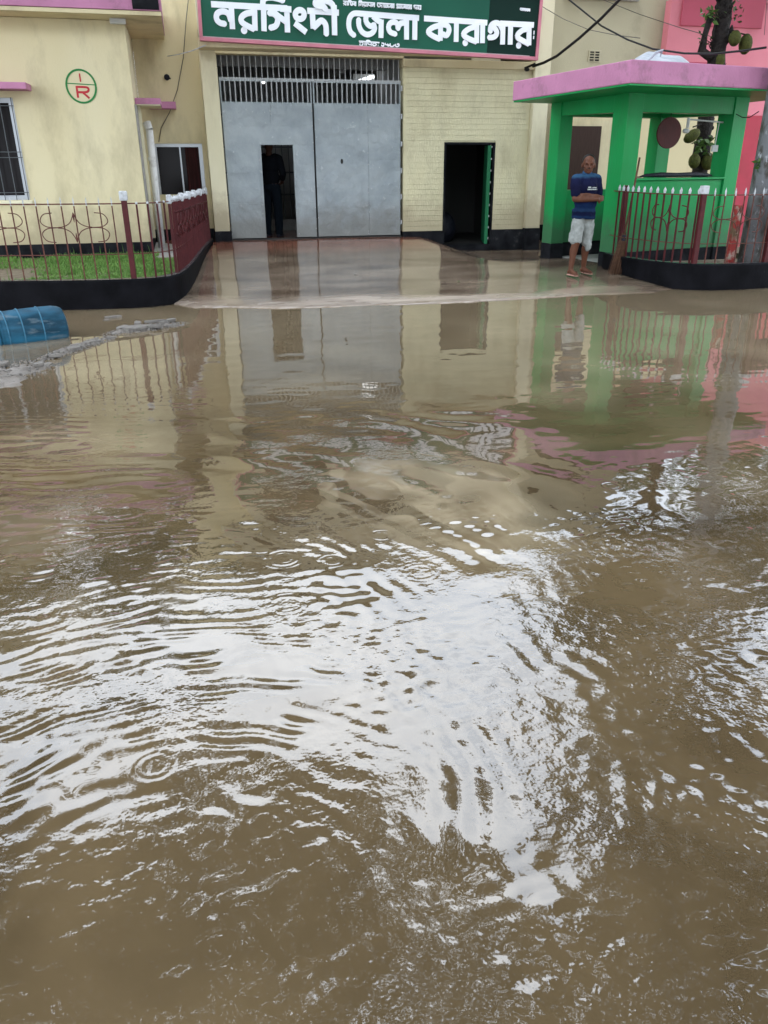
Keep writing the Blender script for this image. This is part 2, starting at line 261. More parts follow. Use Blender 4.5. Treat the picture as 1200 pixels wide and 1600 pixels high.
class MB:
    """collects geometry in world coordinates; T = optional transform for the points given"""
    def __init__(s, T=None): s.v = []; s.f = []; s.mi = []; s.T = T; s.cur = 0
    def add(s, vs, fs):
        b = len(s.v)
        for p in vs:
            p = Vector(p)
            s.v.append(s.T @ p if s.T else p)
        for f in fs: s.f.append([b+i for i in f]); s.mi.append(s.cur)
        return s
    def box(s, x0, x1, y0, y1, z0, z1, M4=None):
        vs = [(x, y, z) for z in (z0, z1) for y in (y0, y1) for x in (x0, x1)]
        if M4 is not None: vs = [M4 @ Vector(p) for p in vs]
        return s.add(vs, [(0, 2, 3, 1), (4, 5, 7, 6), (0, 1, 5, 4), (2, 6, 7, 3), (0, 4, 6, 2), (1, 3, 7, 5)])
    def cbox(s, x0, x1, y0, y1, z0, z1, c=.01):
        """box with chamfered edges"""
        vs = []; idx = {}
        for ix, iy, iz in ((a, b, d) for a in (0, 1) for b in (0, 1) for d in (0, 1)):
            X = (x0, x1)[ix]; Y = (y0, y1)[iy]; Z = (z0, z1)[iz]
            dx = c if ix == 0 else -c; dy = c if iy == 0 else -c; dz = c if iz == 0 else -c
            for k, p in enumerate(((X, Y+dy, Z+dz), (X+dx, Y, Z+dz), (X+dx, Y+dy, Z))):
                idx[(ix, iy, iz, k)] = len(vs); vs.append(p)
        bm = bmesh.new(); bv = [bm.verts.new(p) for p in vs]
        r = bmesh.ops.convex_hull(bm, input=bv)
        bmesh.ops.recalc_face_normals(bm, faces=bm.faces)
        bm.verts.index_update()
        vv = [v.co.copy() for v in bm.verts]; ff = [[v.index for v in f.verts] for f in bm.faces]
        bm.free(); return s.add(vv, ff)
    def tube(s, pts, rad, n=8, caps=True, flat=None):
        pts = [Vector(p) for p in pts]; k = len(pts)
        rads = rad if isinstance(rad, (list, tuple)) else [rad]*k
        vs = []; fs = []
        up = Vector((0, 0, 1)); prevx = None
        for i, p in enumerate(pts):
            if i == 0: d = pts[1]-pts[0]
            elif i == k-1: d = pts[-1]-pts[-2]
            else: d = (pts[i+1]-pts[i]).normalized()+(pts[i]-pts[i-1]).normalized()
            d.normalize()
            if prevx is None:
                a = up if abs(d.z) < .9 else Vector((1, 0, 0)); x = d.cross(a).normalized()
            else:
                x = (prevx-d*prevx.dot(d)).normalized()
            prevx = x; y = d.cross(x)
            for j in range(n):
                t = 2*math.pi*j/n
                vs.append(p+x*math.cos(t)*rads[i]+y*math.sin(t)*rads[i])
        for i in range(k-1):
            for j in range(n):
                a = i*n+j; b = i*n+(j+1) % n; fs.append((a, b, b+n, a+n))
        if caps: fs.append(tuple(range(n-1, -1, -1))); fs.append(tuple((k-1)*n+j for j in range(n)))
        return s.add(vs, fs)
    def bar(s, p, q, w, d, ax=(1, 0, 0)):
        """rectangular bar from p to q; w along ax, d across"""
        p = Vector(p); q = Vector(q); z = (q-p).normalized(); x = Vector(ax); x = (x-z*x.dot(z)).normalized(); y = z.cross(x)
        vs = []
        for c in (p, q):
            for sx, sy in ((-1, -1), (1, -1), (1, 1), (-1, 1)): vs.append(c+x*sx*w/2+y*sy*d/2)
        return s.add(vs, [(3, 2, 1, 0), (4, 5, 6, 7), (0, 1, 5, 4), (1, 2, 6, 5), (2, 3, 7, 6), (3, 0, 4, 7)])
    def prism(s, poly, z0, z1):
        n = len(poly)
        z0f = z0 if callable(z0) else (lambda x, y: z0); z1f = z1 if callable(z1) else (lambda x, y: z1)
        vs = [(x, y, z0f(x, y)) for x, y in poly]+[(x, y, z1f(x, y)) for x, y in poly]
        fs = [tuple(range(n-1, -1, -1)), tuple(range(n, 2*n))]+[(i, (i+1) % n, n+(i+1) % n, n+i) for i in range(n)]
        return s.add(vs, fs)
    def ball(s, c, r, u=12, w=8, rot=None):
        r = r if isinstance(r, (list, tuple)) else (r, r, r); c = Vector(c); vs = []; fs = []
        for i in range(w+1):
            a = math.pi*i/w
            for j in range(u):
                b = 2*math.pi*j/u
                p = Vector((r[0]*math.sin(a)*math.cos(b), r[1]*math.sin(a)*math.sin(b), r[2]*math.cos(a)))
                if rot is not None: p = rot @ p
                vs.append(c+p)
        for i in range(w):
            for j in range(u):
                a = i*u+j; b = i*u+(j+1) % u; fs.append((a, a+u, b+u, b))
        return s.add(vs, fs)
    def build(s, name, m, parent=None, smooth=False, bevel=0, autos=False):
        base = worldloc(parent) if parent else Vector((0, 0, 0))
        me = bpy.data.meshes.new(name); me.from_pydata([tuple(v-base) for v in s.v], [], s.f)
        ms = m if isinstance(m, (list, tuple)) else [m]
        for x in ms: me.materials.append(x if not isinstance(x, str) else M[x])
        if len(ms) > 1: me.polygons.foreach_set('material_index', s.mi)
        if smooth: me.polygons.foreach_set('use_smooth', [True]*len(me.polygons))
        me.update()
        o = link(bpy.data.objects.new(name, me))
        if parent: o.parent = parent
        if bevel:
            b = o.modifiers.new('bevel', 'BEVEL'); b.width = bevel; b.segments = 2; b.limit_method = 'ANGLE'
        return o

def B(name, m, parent, x0, x1, y0, y1, z0, z1, bevel=.006, T=None):
    return MB(T).box(x0, x1, y0, y1, z0, z1).build(name, m, parent, bevel=bevel)

# flat strokes for lettering: polyline of half width w on a plane; P maps (u,v)->world; nrm = direction of relief
def strokes(mb, lines, w, P, nrm, th=.006, seg=10):
    nrm = Vector(nrm); lift = 0
    for li, ln in enumerate(lines):
        pts = [Vector((a, b)) for a, b in ln]
        if len(pts) == 1:
            c = [pts[0]+Vector((math.cos(2*math.pi*k/18), math.sin(2*math.pi*k/18)))*w*1.2 for k in range(18)]
            mb.add([P(*a)+nrm*(th+.001) for a in c], [tuple(range(18))]); continue
        off = nrm*(th+lift); lift += .0004
        for i in range(len(pts)-1):
            d = (pts[i+1]-pts[i]); 
            if d.length < 1e-6: continue
            d.normalize(); nn = Vector((-d.y, d.x))*w
            q = [pts[i]+nn, pts[i+1]+nn, pts[i+1]-nn, pts[i]-nn]
            v = [P(*a)+off for a in q]+[P(*a) for a in q]
            mb.add(v, [(0, 1, 2, 3), (0, 4, 5, 1), (1, 5, 6, 2), (2, 6, 7, 3), (3, 7, 4, 0)])
            lift += .0001; off = nrm*(th+lift)
        for p in pts[1:-1]:
            c = [p+Vector((math.cos(2*math.pi*k/seg), math.sin(2*math.pi*k/seg)))*w*.99 for k in range(seg)]
            off = nrm*(th+lift); lift += .00003
            mb.add([P(*a)+off for a in c], [tuple(range(seg))])
def smooth_line(pts, n=5):
    out = []; P = [pts[0]]+list(pts)+[pts[-1]]
    for i in range(1, len(P)-2):
        for k in range(n):
            t = k/n; a, b, c, d = P[i-1], P[i], P[i+1], P[i+2]
            out.append(tuple(.5*((2*b[j])+(-a[j]+c[j])*t+(2*a[j]-5*b[j]+4*c[j]-d[j])*t*t+(-a[j]+3*b[j]-3*c[j]+d[j])*t**3) for j in (0, 1)))
    out.append(tuple(pts[-1])); return out

# ------------------------------------------------------------------ the ground and the apron
YG = 14.5          # gate plane
g = MB().box(-60, 60, -40, 70, -.6, -.22).build('ground', 'ground'); struct(g)

def lip_y(x):      # front edge of the apron
    return 9.42+.30*math.exp(-((x+.2)/.9)**2)+.05*math.sin(x*1.3+1)+.02*math.sin(x*4.1)+.07*mnoise.noise(Vector((x*1.7, 3, 0)))+.03*mnoise.noise(Vector((x*6, 1, 0)))+1.6*max(0, -.02-x)
def apron_z(x, y):
    t = (y-lip_y(x))
    right = min(max((x-3.9)/1.1, 0), 1); right = right*right*(3-2*right)
    zl = .035+.26*min(max((t-.3)/4.4, 0), 1)
    zr = .035+.085*min(max(t/1.3, 0), 1)-.10*min(max((y-12.2)/1.2, 0), 1)
    z = zl*(1-right)+zr*right
    if t < .28: z = min(z, -.08+.115*max(t+.35, 0)/.63) if t < -.0 else z*(.45+.55*t/.28)-.008*(1-t/.28)
    if x > 5.7: z -= .09*min(1, (x-5.7)/.8)*min(1, max(0, 1.2-t))
    return z
xs = np.linspace(-.6, 10.5, 150); ys = np.concatenate([np.linspace(8.9, 10.4, 50), np.linspace(10.46, 16.3, 55)])
vs = []; fs = []; glintc = []
for j, y in enumerate(ys):
    for i, x in enumerate(xs):
        z = apron_z(x, y)+.004*math.sin(x*2.3+y)*math.sin(y*3.1)
        vs.append((x, y, z)); t = y-lip_y(x)
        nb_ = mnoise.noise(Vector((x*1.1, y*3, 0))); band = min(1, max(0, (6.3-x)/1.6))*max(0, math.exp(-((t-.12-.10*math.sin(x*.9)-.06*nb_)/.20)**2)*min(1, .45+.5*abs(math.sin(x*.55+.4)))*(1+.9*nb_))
        glintc.append(band)
nx = len(xs)
for j in range(len(ys)-1):
    for i in range(nx-1): a = j*nx+i; fs.append((a, a+1, a+1+nx, a+nx))
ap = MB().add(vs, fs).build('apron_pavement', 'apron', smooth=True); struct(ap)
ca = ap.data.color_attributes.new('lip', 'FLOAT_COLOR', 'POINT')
ca.data.foreach_set('color', np.repeat(np.array(glintc), 4).astype('f'))

# ------------------------------------------------------------------ flood water with its ripples
def axis(lo, hi, step, far_lo, far_hi):
    a = [lo]; 
    while a[-1] < hi: a.append(a[-1]+(step(a[-1]) if callable(step) else step))
    l = [a[0]]; d = .05
    while l[-1] > far_lo: l.append(l[-1]-d); d *= 1.25
    r = [a[-1]]; d = .05
    while r[-1] < far_hi: r.append(r[-1]+d); d *= 1.25
    return np.array(l[:0:-1]+a+r[1:])
ax_ = axis(-3.6, 8.6, lambda x: .009+.03*min(.35, max(0, x-3.2, -2.2-x)), -25, 30); ay_ = axis(.75, 9.9, lambda y: .0072+.0055*max(0, y-3.6), -25, 16.2)
X, Y = np.meshgrid(ax_, ay_)
def sm(a, b, t): t = np.clip((t-a)/(b-a), 0, 1); return t*t*(3-2*t)
def noise2(X, Y, lam, n=14, seed=0):
    r = np.random.default_rng(seed); h = np.zeros_like(X)
    for _ in range(n):
        a = r.uniform(0, 2*np.pi); k = 2*np.pi/(lam*r.uniform(.7, 1.5)); h += np.sin(k*(X*np.cos(a)+Y*np.sin(a))+r.uniform(0, 6.28))
    return h/np.sqrt(n/2)
H = np.zeros_like(X)
wob = noise2(X, Y, 1.1, 12, 1); wob2 = noise2(X, Y, .55, 12, 2); amp1 = .6+.4*noise2(X, Y, .5, 12, 3)
# A: arcs left of centre
cx, cy = -.20, 1.30
rA = np.sqrt((X-cx)**2+(Y-cy)**2)
mA = sm(.75, .1, X)*sm(1.1, 1.8, Y)*sm(.25, .6, rA)*sm(4.6, 3.0, Y)*(1-.55*sm(2.5, 3.3, Y))
lam = .072; a = .076*lam/(2*np.pi)
nA = noise2(X, Y, .22, 16, 33); H += mA*a*np.clip(.55+.65*nA+.3*(amp1-.6), .0, 1.9)*np.sin(2*np.pi*rA/lam+2.2*wob+1.3*wob2+.7*nA)
# B: steep arcs right of centre, running down towards the right
rB = np.sqrt((X+2.3)**2+(Y-2.3)**2)
mB = sm(-.15, .5, X)*sm(4.0, 3.0, Y)*sm(.9, 1.6, Y)*(1-.5*sm(1.0, 1.8, X))
lam = .10; H += mB*.05*lam/6.283*np.clip(.6+.5*noise2(X, Y, .45, 12, 5), .05, 1.6)*np.sin(2*np.pi*rB/lam+1.8*wob+1.2*wob2)
# C: long wake arcs in the middle distance
mC = sm(3.0, 3.6, Y)*sm(5.9, 5.0, Y)*sm(-1.0, -.2, X)*sm(2.6, 1.5, X)
rC = np.sqrt((X+2.0)**2+(Y-2.4)**2)
lam = .36; H += mC*.034*lam/6.283*(.7+.3*wob2)*np.sin(2*np.pi*rC/lam+1.1*wob)
mD = sm(2.6, 3.4, Y)*sm(7.0, 5.2, Y)
# small zigzag ripples, crests across the view
H += mD*(1-.6*sm(.6, 1.3, X))*.013*.11/6.283*noise2(X*.35, Y, .11, 16, 8)
H += sm(7.4, 4.5, Y)*sm(.2, -.6, X)*.022*.12/6.283*np.sin(2*np.pi*(Y+.25*X)/.12+1.5*wob+1.2*wob2)
# chop everywhere near
near = sm(4.4, 2.4, Y)
H += near*.034*.075/6.283*noise2(X, Y, .075, 28, 9)*np.clip(.7+.5*noise2(X, Y, .8, 10, 10), .1, 1.6)
H += near*.018*.30/6.283*noise2(X, Y, .30, 16, 12)
# right-hand wind ripples
mR = sm(.6, 1.2, X)*sm(2.9, 2.2, Y)
H += mR*.034*.07/6.283*noise2(X*.8, Y*1.2, .07, 24, 13)
# nearly still far water
H += .0045*.5/6.283*noise2(X, Y*1.6, .5, 14, 14)*sm(2.5, 5.5, Y)
H += .0035*.13/6.283*noise2(X, Y*1.3, .13, 14, 15)*sm(2.5, 5.5, Y)*sm(10.5, 6.5, Y)
# raindrop rings
def px_ground(px, py):
    th = math.atan(560/1241.0); yw = R(14)
    F = Vector((math.sin(yw)*math.cos(th), math.cos(yw)*math.cos(th), -math.sin(th))); Rt = Vector((math.cos(yw), -math.sin(yw), 0)); U = Rt.cross(F)
    r = F+Rt*((px-620)/1241)-U*((py-800)/1241); t = -CAM_H/r.z; return r.x*t, r.y*t
RINGS = [(.83, 2.91, .085), (.24, 2.78, .085), (-.25, 1.95, .062), (.27, 3.18, .08), (.48, 3.11, .055), (1.44, 4.05, .05), (-.88, 2.20, .05),
         (.04, 1.65, .05), (-1.19, 2.94, .055), (-.86, 2.65, .055), (1.9, 2.55, .03), (.75, 3.3, .06), (-1.2, 1.95, .04), (1.5, 2.0, .1),
         (.55, 2.2, .03), (-.5, 2.9, .035), (.9, 1.9, .04), (-.1, 1.3, .05), (2.1, 3.6, .05), (-1.9, 4.2, .06), (1.0, 5.1, .05), (-.4, 5.4, .05)]
for (rx, ry, rr) in RINGS:
    d = np.sqrt((X-rx)**2+(Y-ry)**2)
    e = np.exp(-((d-rr*.85)/(rr*.32))**2); H *= 1-.7*np.exp(-(d/(rr*1.1))**4)
    lam = .027
    H += .17*lam/6.283*e*np.sin(2*np.pi*(d-rr)/lam)
H *= sm(9.9, 8.8, Y)*.9+.1
nyy, nxx = X.shape
co = np.stack([X, Y, H], -1).reshape(-1, 3).astype('f')
ii = np.arange(nxx*nyy).reshape(nyy, nxx)
q = np.stack([ii[:-1, :-1], ii[:-1, 1:], ii[1:, 1:], ii[1:, :-1]], -1).reshape(-1, 4)
me = bpy.data.meshes.new('pond_water'); me.vertices.add(len(co)); me.vertices.foreach_set('co', co.ravel())
me.loops.add(q.size); me.loops.foreach_set('vertex_index', q.ravel().astype('i'))
me.polygons.add(len(q)); me.polygons.foreach_set('loop_start', (np.arange(len(q))*4).astype('i')); me.polygons.foreach_set('loop_total', np.full(len(q), 4, 'i'))
me.polygons.foreach_set('use_smooth', np.ones(len(q), bool)); me.update(calc_edges=True); me.materials.append(M['water'])
chop = (.3+1.0*near+.7*mR+.45*sm(3.6, 4.2, Y)*sm(5.6, 4.6, Y)*np.clip(.2+noise2(X, Y, .9, 10, 20), 0, 1.5))*np.clip(.75+.5*noise2(X, Y, .6, 10, 21), .05, 1.6)*sm(9, 5.5, Y)*(1-.75*sm(.8, 1.4, X)*sm(2.7, 3.3, Y))
ca = me.color_attributes.new('chop', 'FLOAT_COLOR', 'POINT'); ca.data.foreach_set('color', np.repeat(chop.ravel(), 4).astype('f'))
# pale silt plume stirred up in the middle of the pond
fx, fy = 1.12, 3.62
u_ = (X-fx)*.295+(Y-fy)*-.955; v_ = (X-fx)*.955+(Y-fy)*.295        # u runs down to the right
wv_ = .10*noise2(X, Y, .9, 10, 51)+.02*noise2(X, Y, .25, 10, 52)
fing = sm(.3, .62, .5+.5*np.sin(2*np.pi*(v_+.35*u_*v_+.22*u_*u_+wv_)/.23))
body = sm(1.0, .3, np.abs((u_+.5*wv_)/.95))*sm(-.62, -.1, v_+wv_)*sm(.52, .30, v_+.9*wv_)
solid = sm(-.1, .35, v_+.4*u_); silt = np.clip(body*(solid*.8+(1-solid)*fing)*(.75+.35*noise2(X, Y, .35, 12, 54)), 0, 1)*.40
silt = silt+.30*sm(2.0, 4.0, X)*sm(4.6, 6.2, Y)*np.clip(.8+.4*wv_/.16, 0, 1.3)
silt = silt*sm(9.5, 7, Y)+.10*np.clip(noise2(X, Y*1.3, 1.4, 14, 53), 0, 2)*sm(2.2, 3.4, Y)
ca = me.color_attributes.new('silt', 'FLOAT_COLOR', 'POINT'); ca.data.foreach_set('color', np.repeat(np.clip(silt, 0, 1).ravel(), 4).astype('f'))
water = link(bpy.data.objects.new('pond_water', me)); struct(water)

# ------------------------------------------------------------------ mud bank and broken slabs at the left
def mudbank(cx, cy, a, b, ang, h, name, seed):
    n = 60; m = 30; v = []; f = []
    rr = random.Random(seed); ph = [rr.uniform(0, 6) for _ in range(8)]
    for j in range(m+1):
        t = j/m
        for i in range(n):
            th = 2*math.pi*i/n
            rad = t*(1+.18*math.sin(3*th+ph[0])+.14*math.sin(5*th+ph[1])+.08*math.sin(11*th+ph[2]))
            x = a*rad*math.cos(th); y = b*rad*math.sin(th)
            z = h*(1-t**1.6)-.03*t**2+.012*math.sin(23*x+ph[3])*math.sin(27*y+ph[4])+.007*math.sin(61*x+ph[5])*math.sin(53*y+ph[6])+rr.uniform(-.003, .003)
            v.append((cx+x*math.cos(ang)-y*math.sin(ang), cy+x*math.sin(ang)+y*math.cos(ang), z))
    for j in range(m):
        for i in range(n): a0 = j*n+i; b0 = j*n+(i+1) % n; f.append((a0, b0, b0+n, a0+n))
    o = MB().add(v, f).build(name, M['mudwet'], smooth=True); return o
M['mudwet'] = mat('wet_grey_mud', (.15, .13, .11), .5, col2=(.23, .21, .19), nscale=7, bump=.01, bscale=30)
struct(mudbank(-1.62, 6.85, .66, .36, R(55), .030, 'mud_bank', 3))
struct(mudbank(-.50, 8.66, .46, .15, R(28), .034, 'mud_bank', 5))
struct(mudbank(-1.12, 7.85, .72, .12, R(60), .020, 'mud_bank', 9))
def slab(cx, cy, w, d, ang, z, tilt, seed, label):
    rr = random.Random(seed); n = 7; pts = []
    for i in range(n):
        t = 2*math.pi*i/n+rr.uniform(-.25, .25); k = rr.uniform(.75, 1.1)
        pts.append((w*k*math.cos(t), d*k*math.sin(t)))
    T = Matrix.Translation((cx, cy, z)) @ Matrix.Rotation(ang, 4, 'Z') @ Matrix.Rotation(tilt, 4, 'X')
    o = MB(T).prism(pts, -.012, .016).build('broken_slab', 'slab', bevel=.004)
    tag(o, label, 'rubble', 'broken pieces of pavement in the flood water')
slab(-.62, 8.55, .13, .07, .3, .03, .12, 1, 'broad broken slab at the middle of the rubble heap between barrel and kerb')
slab(-.44, 8.83, .12, .05, .2, .035, -.1, 2, 'raised broken slab at the back of the rubble heap below the kerb')
slab(-.74, 8.62, .09, .045, 1.0, .025, .1, 3, 'small slab at the left end of the rubble heap')
slab(-.42, 8.58, .10, .05, -.4, .03, -.15, 4, 'slab tipped over at the right side of the rubble heap')
slab(-.27, 8.95, .07, .03, .6, .018, .05, 5, 'thin flake lying at the far tip of the rubble heap')
slab(-.98, 8.05, .07, .03, .2, .008, .1, 6, 'lone slab sticking out of the water right of the barrel')
slab(-.83, 8.20, .05, .025, .4, .008, .0, 7, 'smallest lone chip in the water between barrel and rubble heap')
slab(-.9, 9.35, .10, .03, .25, .006, .05, 8, 'flat pale flake in the water near the black kerb')
slab(-1.12, 7.78, .08, .045, .9, .018, .1, 11, 'grey slab halfway between the barrel and the rubble heap')
slab(-1.25, 7.50, .06, .04, .1, .02, -.1, 12, 'small slab at the barrel end of the rubble strip')
slab(-.60, 8.74, .07, .04, 1.3, .04, .2, 13, 'steeply tilted chip on top of the rubble heap')
slab(-.34, 8.76, .06, .04, .8, .035, -.2, 14, 'chip standing up at the right of the rubble heap')
slab(-1.33, 7.15, .05, .03, .2, .03, .2, 9, 'dark lump at the right edge of the mud bank by the barrel')
slab(-1.62, 7.25, .06, .035, .9, .03, .15, 10, 'grey lump on top of the mud bank by the barrel')

def grit(cx, cy, a, b, ang, n, seed, label):
    rr = random.Random(seed); m = MB()
    for i in range(n):
        t = rr.uniform(0, 6.28); q = rr.uniform(0, 1)**.6; x = a*q*math.cos(t); y = b*q*math.sin(t)
        X0 = cx+x*math.cos(ang)-y*math.sin(ang); Y0 = cy+x*math.sin(ang)+y*math.cos(ang); sz = rr.uniform(.005, .022)*(1.3-q)
        z0 = .022*(1-q*q); k = 5; pts = [(X0+sz*rr.uniform(.6, 1.3)*math.cos(j*1.257), Y0+sz*rr.uniform(.6, 1.3)*math.sin(j*1.257)) for j in range(k)]
        m.prism(pts, z0-.02, z0+sz*rr.uniform(.2, .7))
    tag(stuff(m.build('grit', 'slab')), label, 'rubble')
grit(-.50, 8.66, .50, .17, R(28), 340, 3, 'loose grit and crumbs of the rubble heap below the kerb')
grit(-1.10, 7.88, .74, .13, R(60), 260, 6, 'loose grit strip between the mud bank and the rubble heap')
grit(-1.62, 6.95, .62, .36, R(55), 300, 4, 'loose grit on the mud bank below the blue barrel')
# blue barrel lying on its side
def barrel():
    C = Vector((-1.57, 8.44, .085)); ax = Vector((.93, .34, .02)).normalized(); L = .40; r0 = .225
    t = thing('plastic_barrel', 'dirty blue plastic barrel lying on its side in the water', 'barrel', C)
    prof = [(a_*.84, b_*.88) for a_, b_ in [(-.40, .0), (-.40, .19), (-.39, .20), (-.385, .175), (-.37, .175), (-.365, .215), (-.35, .225), (-.335, .212), (-.32, .222), (-.15, .231), (-.14, .235), (-.13, .235), (-.12, .231), (.07, .232), (.08, .236), (.09, .236), (.10, .232),
            (.26, .228), (.32, .216), (.352, .198), (.362, .175), (.37, .15), (.375, .0)]]
    x = ax.cross(Vector((0, 0, 1))).normalized(); y = ax.cross(x); n = 40; v = []; f = []
    for s_, r in prof:
        for j in range(n):
            a = 2*math.pi*j/n; v.append(C+ax*s_+(x*math.cos(a)+y*math.sin(a))*r)
    for i in range(len(prof)-1):
        for j in range(n): a = i*n+j; b = i*n+(j+1) % n; f.append((a, b, b+n, a+n))
    o = MB().add(v, f).build('drum_body', 'barrel', t, smooth=True)
    for s_ in (-.325,):
        m = MB(); pts = [C+ax*s_+(x*math.cos(a)+y*math.sin(a))*.186 for a in [2*math.pi*k/32 for k in range(33)]]
        m.tube(pts, .014, 6).build('rim', 'barrel', t, smooth=True)
    for s_, q_ in ((-.24, .200), (-.105, .206), (.075, .206)):
        MB().tube([C+ax*s_+(x*math.cos(a)+y*math.sin(a))*q_ for a in [2*math.pi*k/40 for k in range(41)]], .0065, 6).build('rib', 'barrel_rib', t, smooth=True)
barrel()

rr = random.Random(12)
def leaf_flat(x, y, z, sz, ang, m, label):
    T = Matrix.Translation((x, y, z)) @ Matrix.Rotation(ang, 4, 'Z')
    v = [(-1, 0, 0), (-.5, .28, .06), (.1, .34, .1), (.7, .2, .05), (1, 0, .02), (.7, -.2, .07), (.1, -.34, .0), (-.5, -.26, .05)]
    tag(MB(T).add([(a*sz, b*sz, c*sz+.003) for a, b, c in v], [tuple(range(8))]).build('fallen_leaf', m, smooth=True), label, 'leaf', 'fallen leaves on the wet yard')
leaf_flat(3.22, 10.35, .085, .06, .3, 'door_brown', 'dark wet leaf on the pavement in front of the side door')
leaf_flat(3.45, 10.42, .088, .045, 1.2, 'leaf_dark', 'small green leaf beside the dark wet leaf on the pavement')
leaf_flat(2.2, 11.2, .13, .035, 2.0, 'slab', 'pale scrap on the pavement in front of the right gate leaf')
leaf_flat(1.0, 9.95, .05, .04, .7, 'door_brown', 'brown leaf near the pale pavement edge in front of the wicket')
leaf_flat(-.95, 9.2, .003, .05, .2, 'slab', 'pale floating scrap near the black kerb')
# ------------------------------------------------------------------ left planter: kerb wall, garden, fence
def offset_path(path, d):
    out = []
    for i, p in enumerate(path):
        a = Vector(path[max(i-1, 0)][:2]); b = Vector(path[min(i+1, len(path)-1)][:2]); t = (b-a).normalized(); n = Vector((-t.y, t.x))
        out.append((p[0]+n.x*d, p[1]+n.y*d))
    return out
def wall_path(path, width, z0, ztop, name, parent, side=1, topmat='kerb_top'):
    inner = offset_path(path, width*side); n = len(path)
    m = MB(); v = []; f = []
    for (x, y), (u, w_) in zip(path, inner):
        zt = ztop(x, y)
        v += [(x, y, z0), (x, y, zt-.02), (x*.9+u*.1, y*.9+w_*.1, zt), (x*.1+u*.9, y*.1+w_*.9, zt), (u, w_, zt-.02), (u, w_, z0)]
    for i in range(n-1):
        for k in range(5):
            a = i*6+k; f.append((a, a+1, a+7, a+6) if side > 0 else (a+6, a+7, a+1, a)); m.mi.append(0)
    m.mi = []
    m.v = [Vector(p) for p in v]; m.f = f; m.mi = [1 if (i % 5) == 2 else 0 for i in range(len(f))]
    e = [(0, 1, 2, 3, 4, 5), tuple((n-1)*6+k for k in (5, 4, 3, 2, 1, 0))]
    m.f += e; m.mi += [0, 0]
    return m.build(name, ['black_kerb', topmat], parent)
def arc_pts(path, n=8):
    return [tuple(p) for p in smooth_line(path, n)]
LK = arc_pts([(-14, 10.9), (-4.5, 10.3), (-2.2, 10.10), (-1.48, 9.98), (-.85, 9.92), (-.42, 9.97), (-.17, 10.2), (-.04, 10.7), (.08, 11.6), (.22, 12.9), (.42, 14.42)])
def lk_top(x, y): return .33+.004*max(0, y-10.3)
kl = thing('planter_wall', 'low black painted kerb wall curving round the grass garden', 'kerb wall', (-1, 10, 0))
wall_path(LK, .13, -.25, lk_top, 'kerb', kl, 1)
# garden
poly = offset_path(LK, .10)
pts = [p for p in poly]+[(.3, 14.9), (-14, 14.9)]
gd = MB().prism(pts, -.2, lambda x, y: .26).build('garden_soil', 'soil'); struct(gd)
# paving beside the side wall of the house
pv = MB().box(-.55, .1, 12.6, 14.9, .2, .275).build('side_paving', 'concrete_ledge'); struct(pv)
# grass
gv = []; gf = []
rr = random.Random(5)
def blade(x, y, z, h, w, lean, ang):
    b = len(gv); dx = math.cos(ang)*w; dy = math.sin(ang)*w; lx = math.cos(ang+1.4)*lean; ly = math.sin(ang+1.4)*lean
    gv.extend([(x-dx, y-dy, z), (x+dx, y+dy, z), (x+dx*.6+lx*.45, y+dy*.6+ly*.45, z+h*.6), (x-dx*.6+lx*.45, y-dy*.6+ly*.45, z+h*.6), (x+lx, y+ly, z+h)])
    gf.append((b, b+1, b+2, b+3)); gf.append((b+3, b+2, b+4))
from mathutils import noise as mnoise
cnt = 0
while cnt < 26000:
    x = rr.uniform(-3.8, -.02); y = rr.uniform(10.2, 13.0)
    if y < 9.9+max(0, (x+.42))*3.6+.18: continue
    if x > -.45 and y > 12.4: continue
    dens = mnoise.noise(Vector((x*1.6, y*1.6, 0)))*.75+.66
    if x < -1.9: dens *= .6
    if (dens < .30 and x < -1.75) or rr.random() > dens+(.3 if x > -1.75 else 0): continue
    h = rr.uniform(.02, .055)*(1+.6*mnoise.noise(Vector((x*3, y*3, 4))))
    if y > 12.5: h *= 1.5
    if rr.random() < .008: h *= 2.6
    blade(x, y, .255, h, rr.uniform(.003, .006), rr.uniform(.01, .05), rr.uniform(0, 6.28)); cnt += 1
stuff(tag(MB().add(gv, gf).build('grass', 'grass'), 'short bright green grass in the garden behind the left fence', 'grass'))

def along(path, s):
    """point at arc length s on a 2D path"""
    for i in range(len(path)-1):
        a = Vector(path[i]); b = Vector(path[i+1]); d = (b-a).length
        if s <= d: return a+(b-a)*(s/d), (b-a).normalized()
        s -= d
    a = Vector(path[-2]); b = Vector(path[-1]); return b, (b-a).normalized()
def plen(path): return sum((Vector(path[i+1])-Vector(path[i])).length for i in range(len(path)-1))
def resample(path, d=.05):
    L = plen(path); n = max(2, int(L/d)); return [tuple(along(path, L*i/n)[0]) for i in range(n+1)]

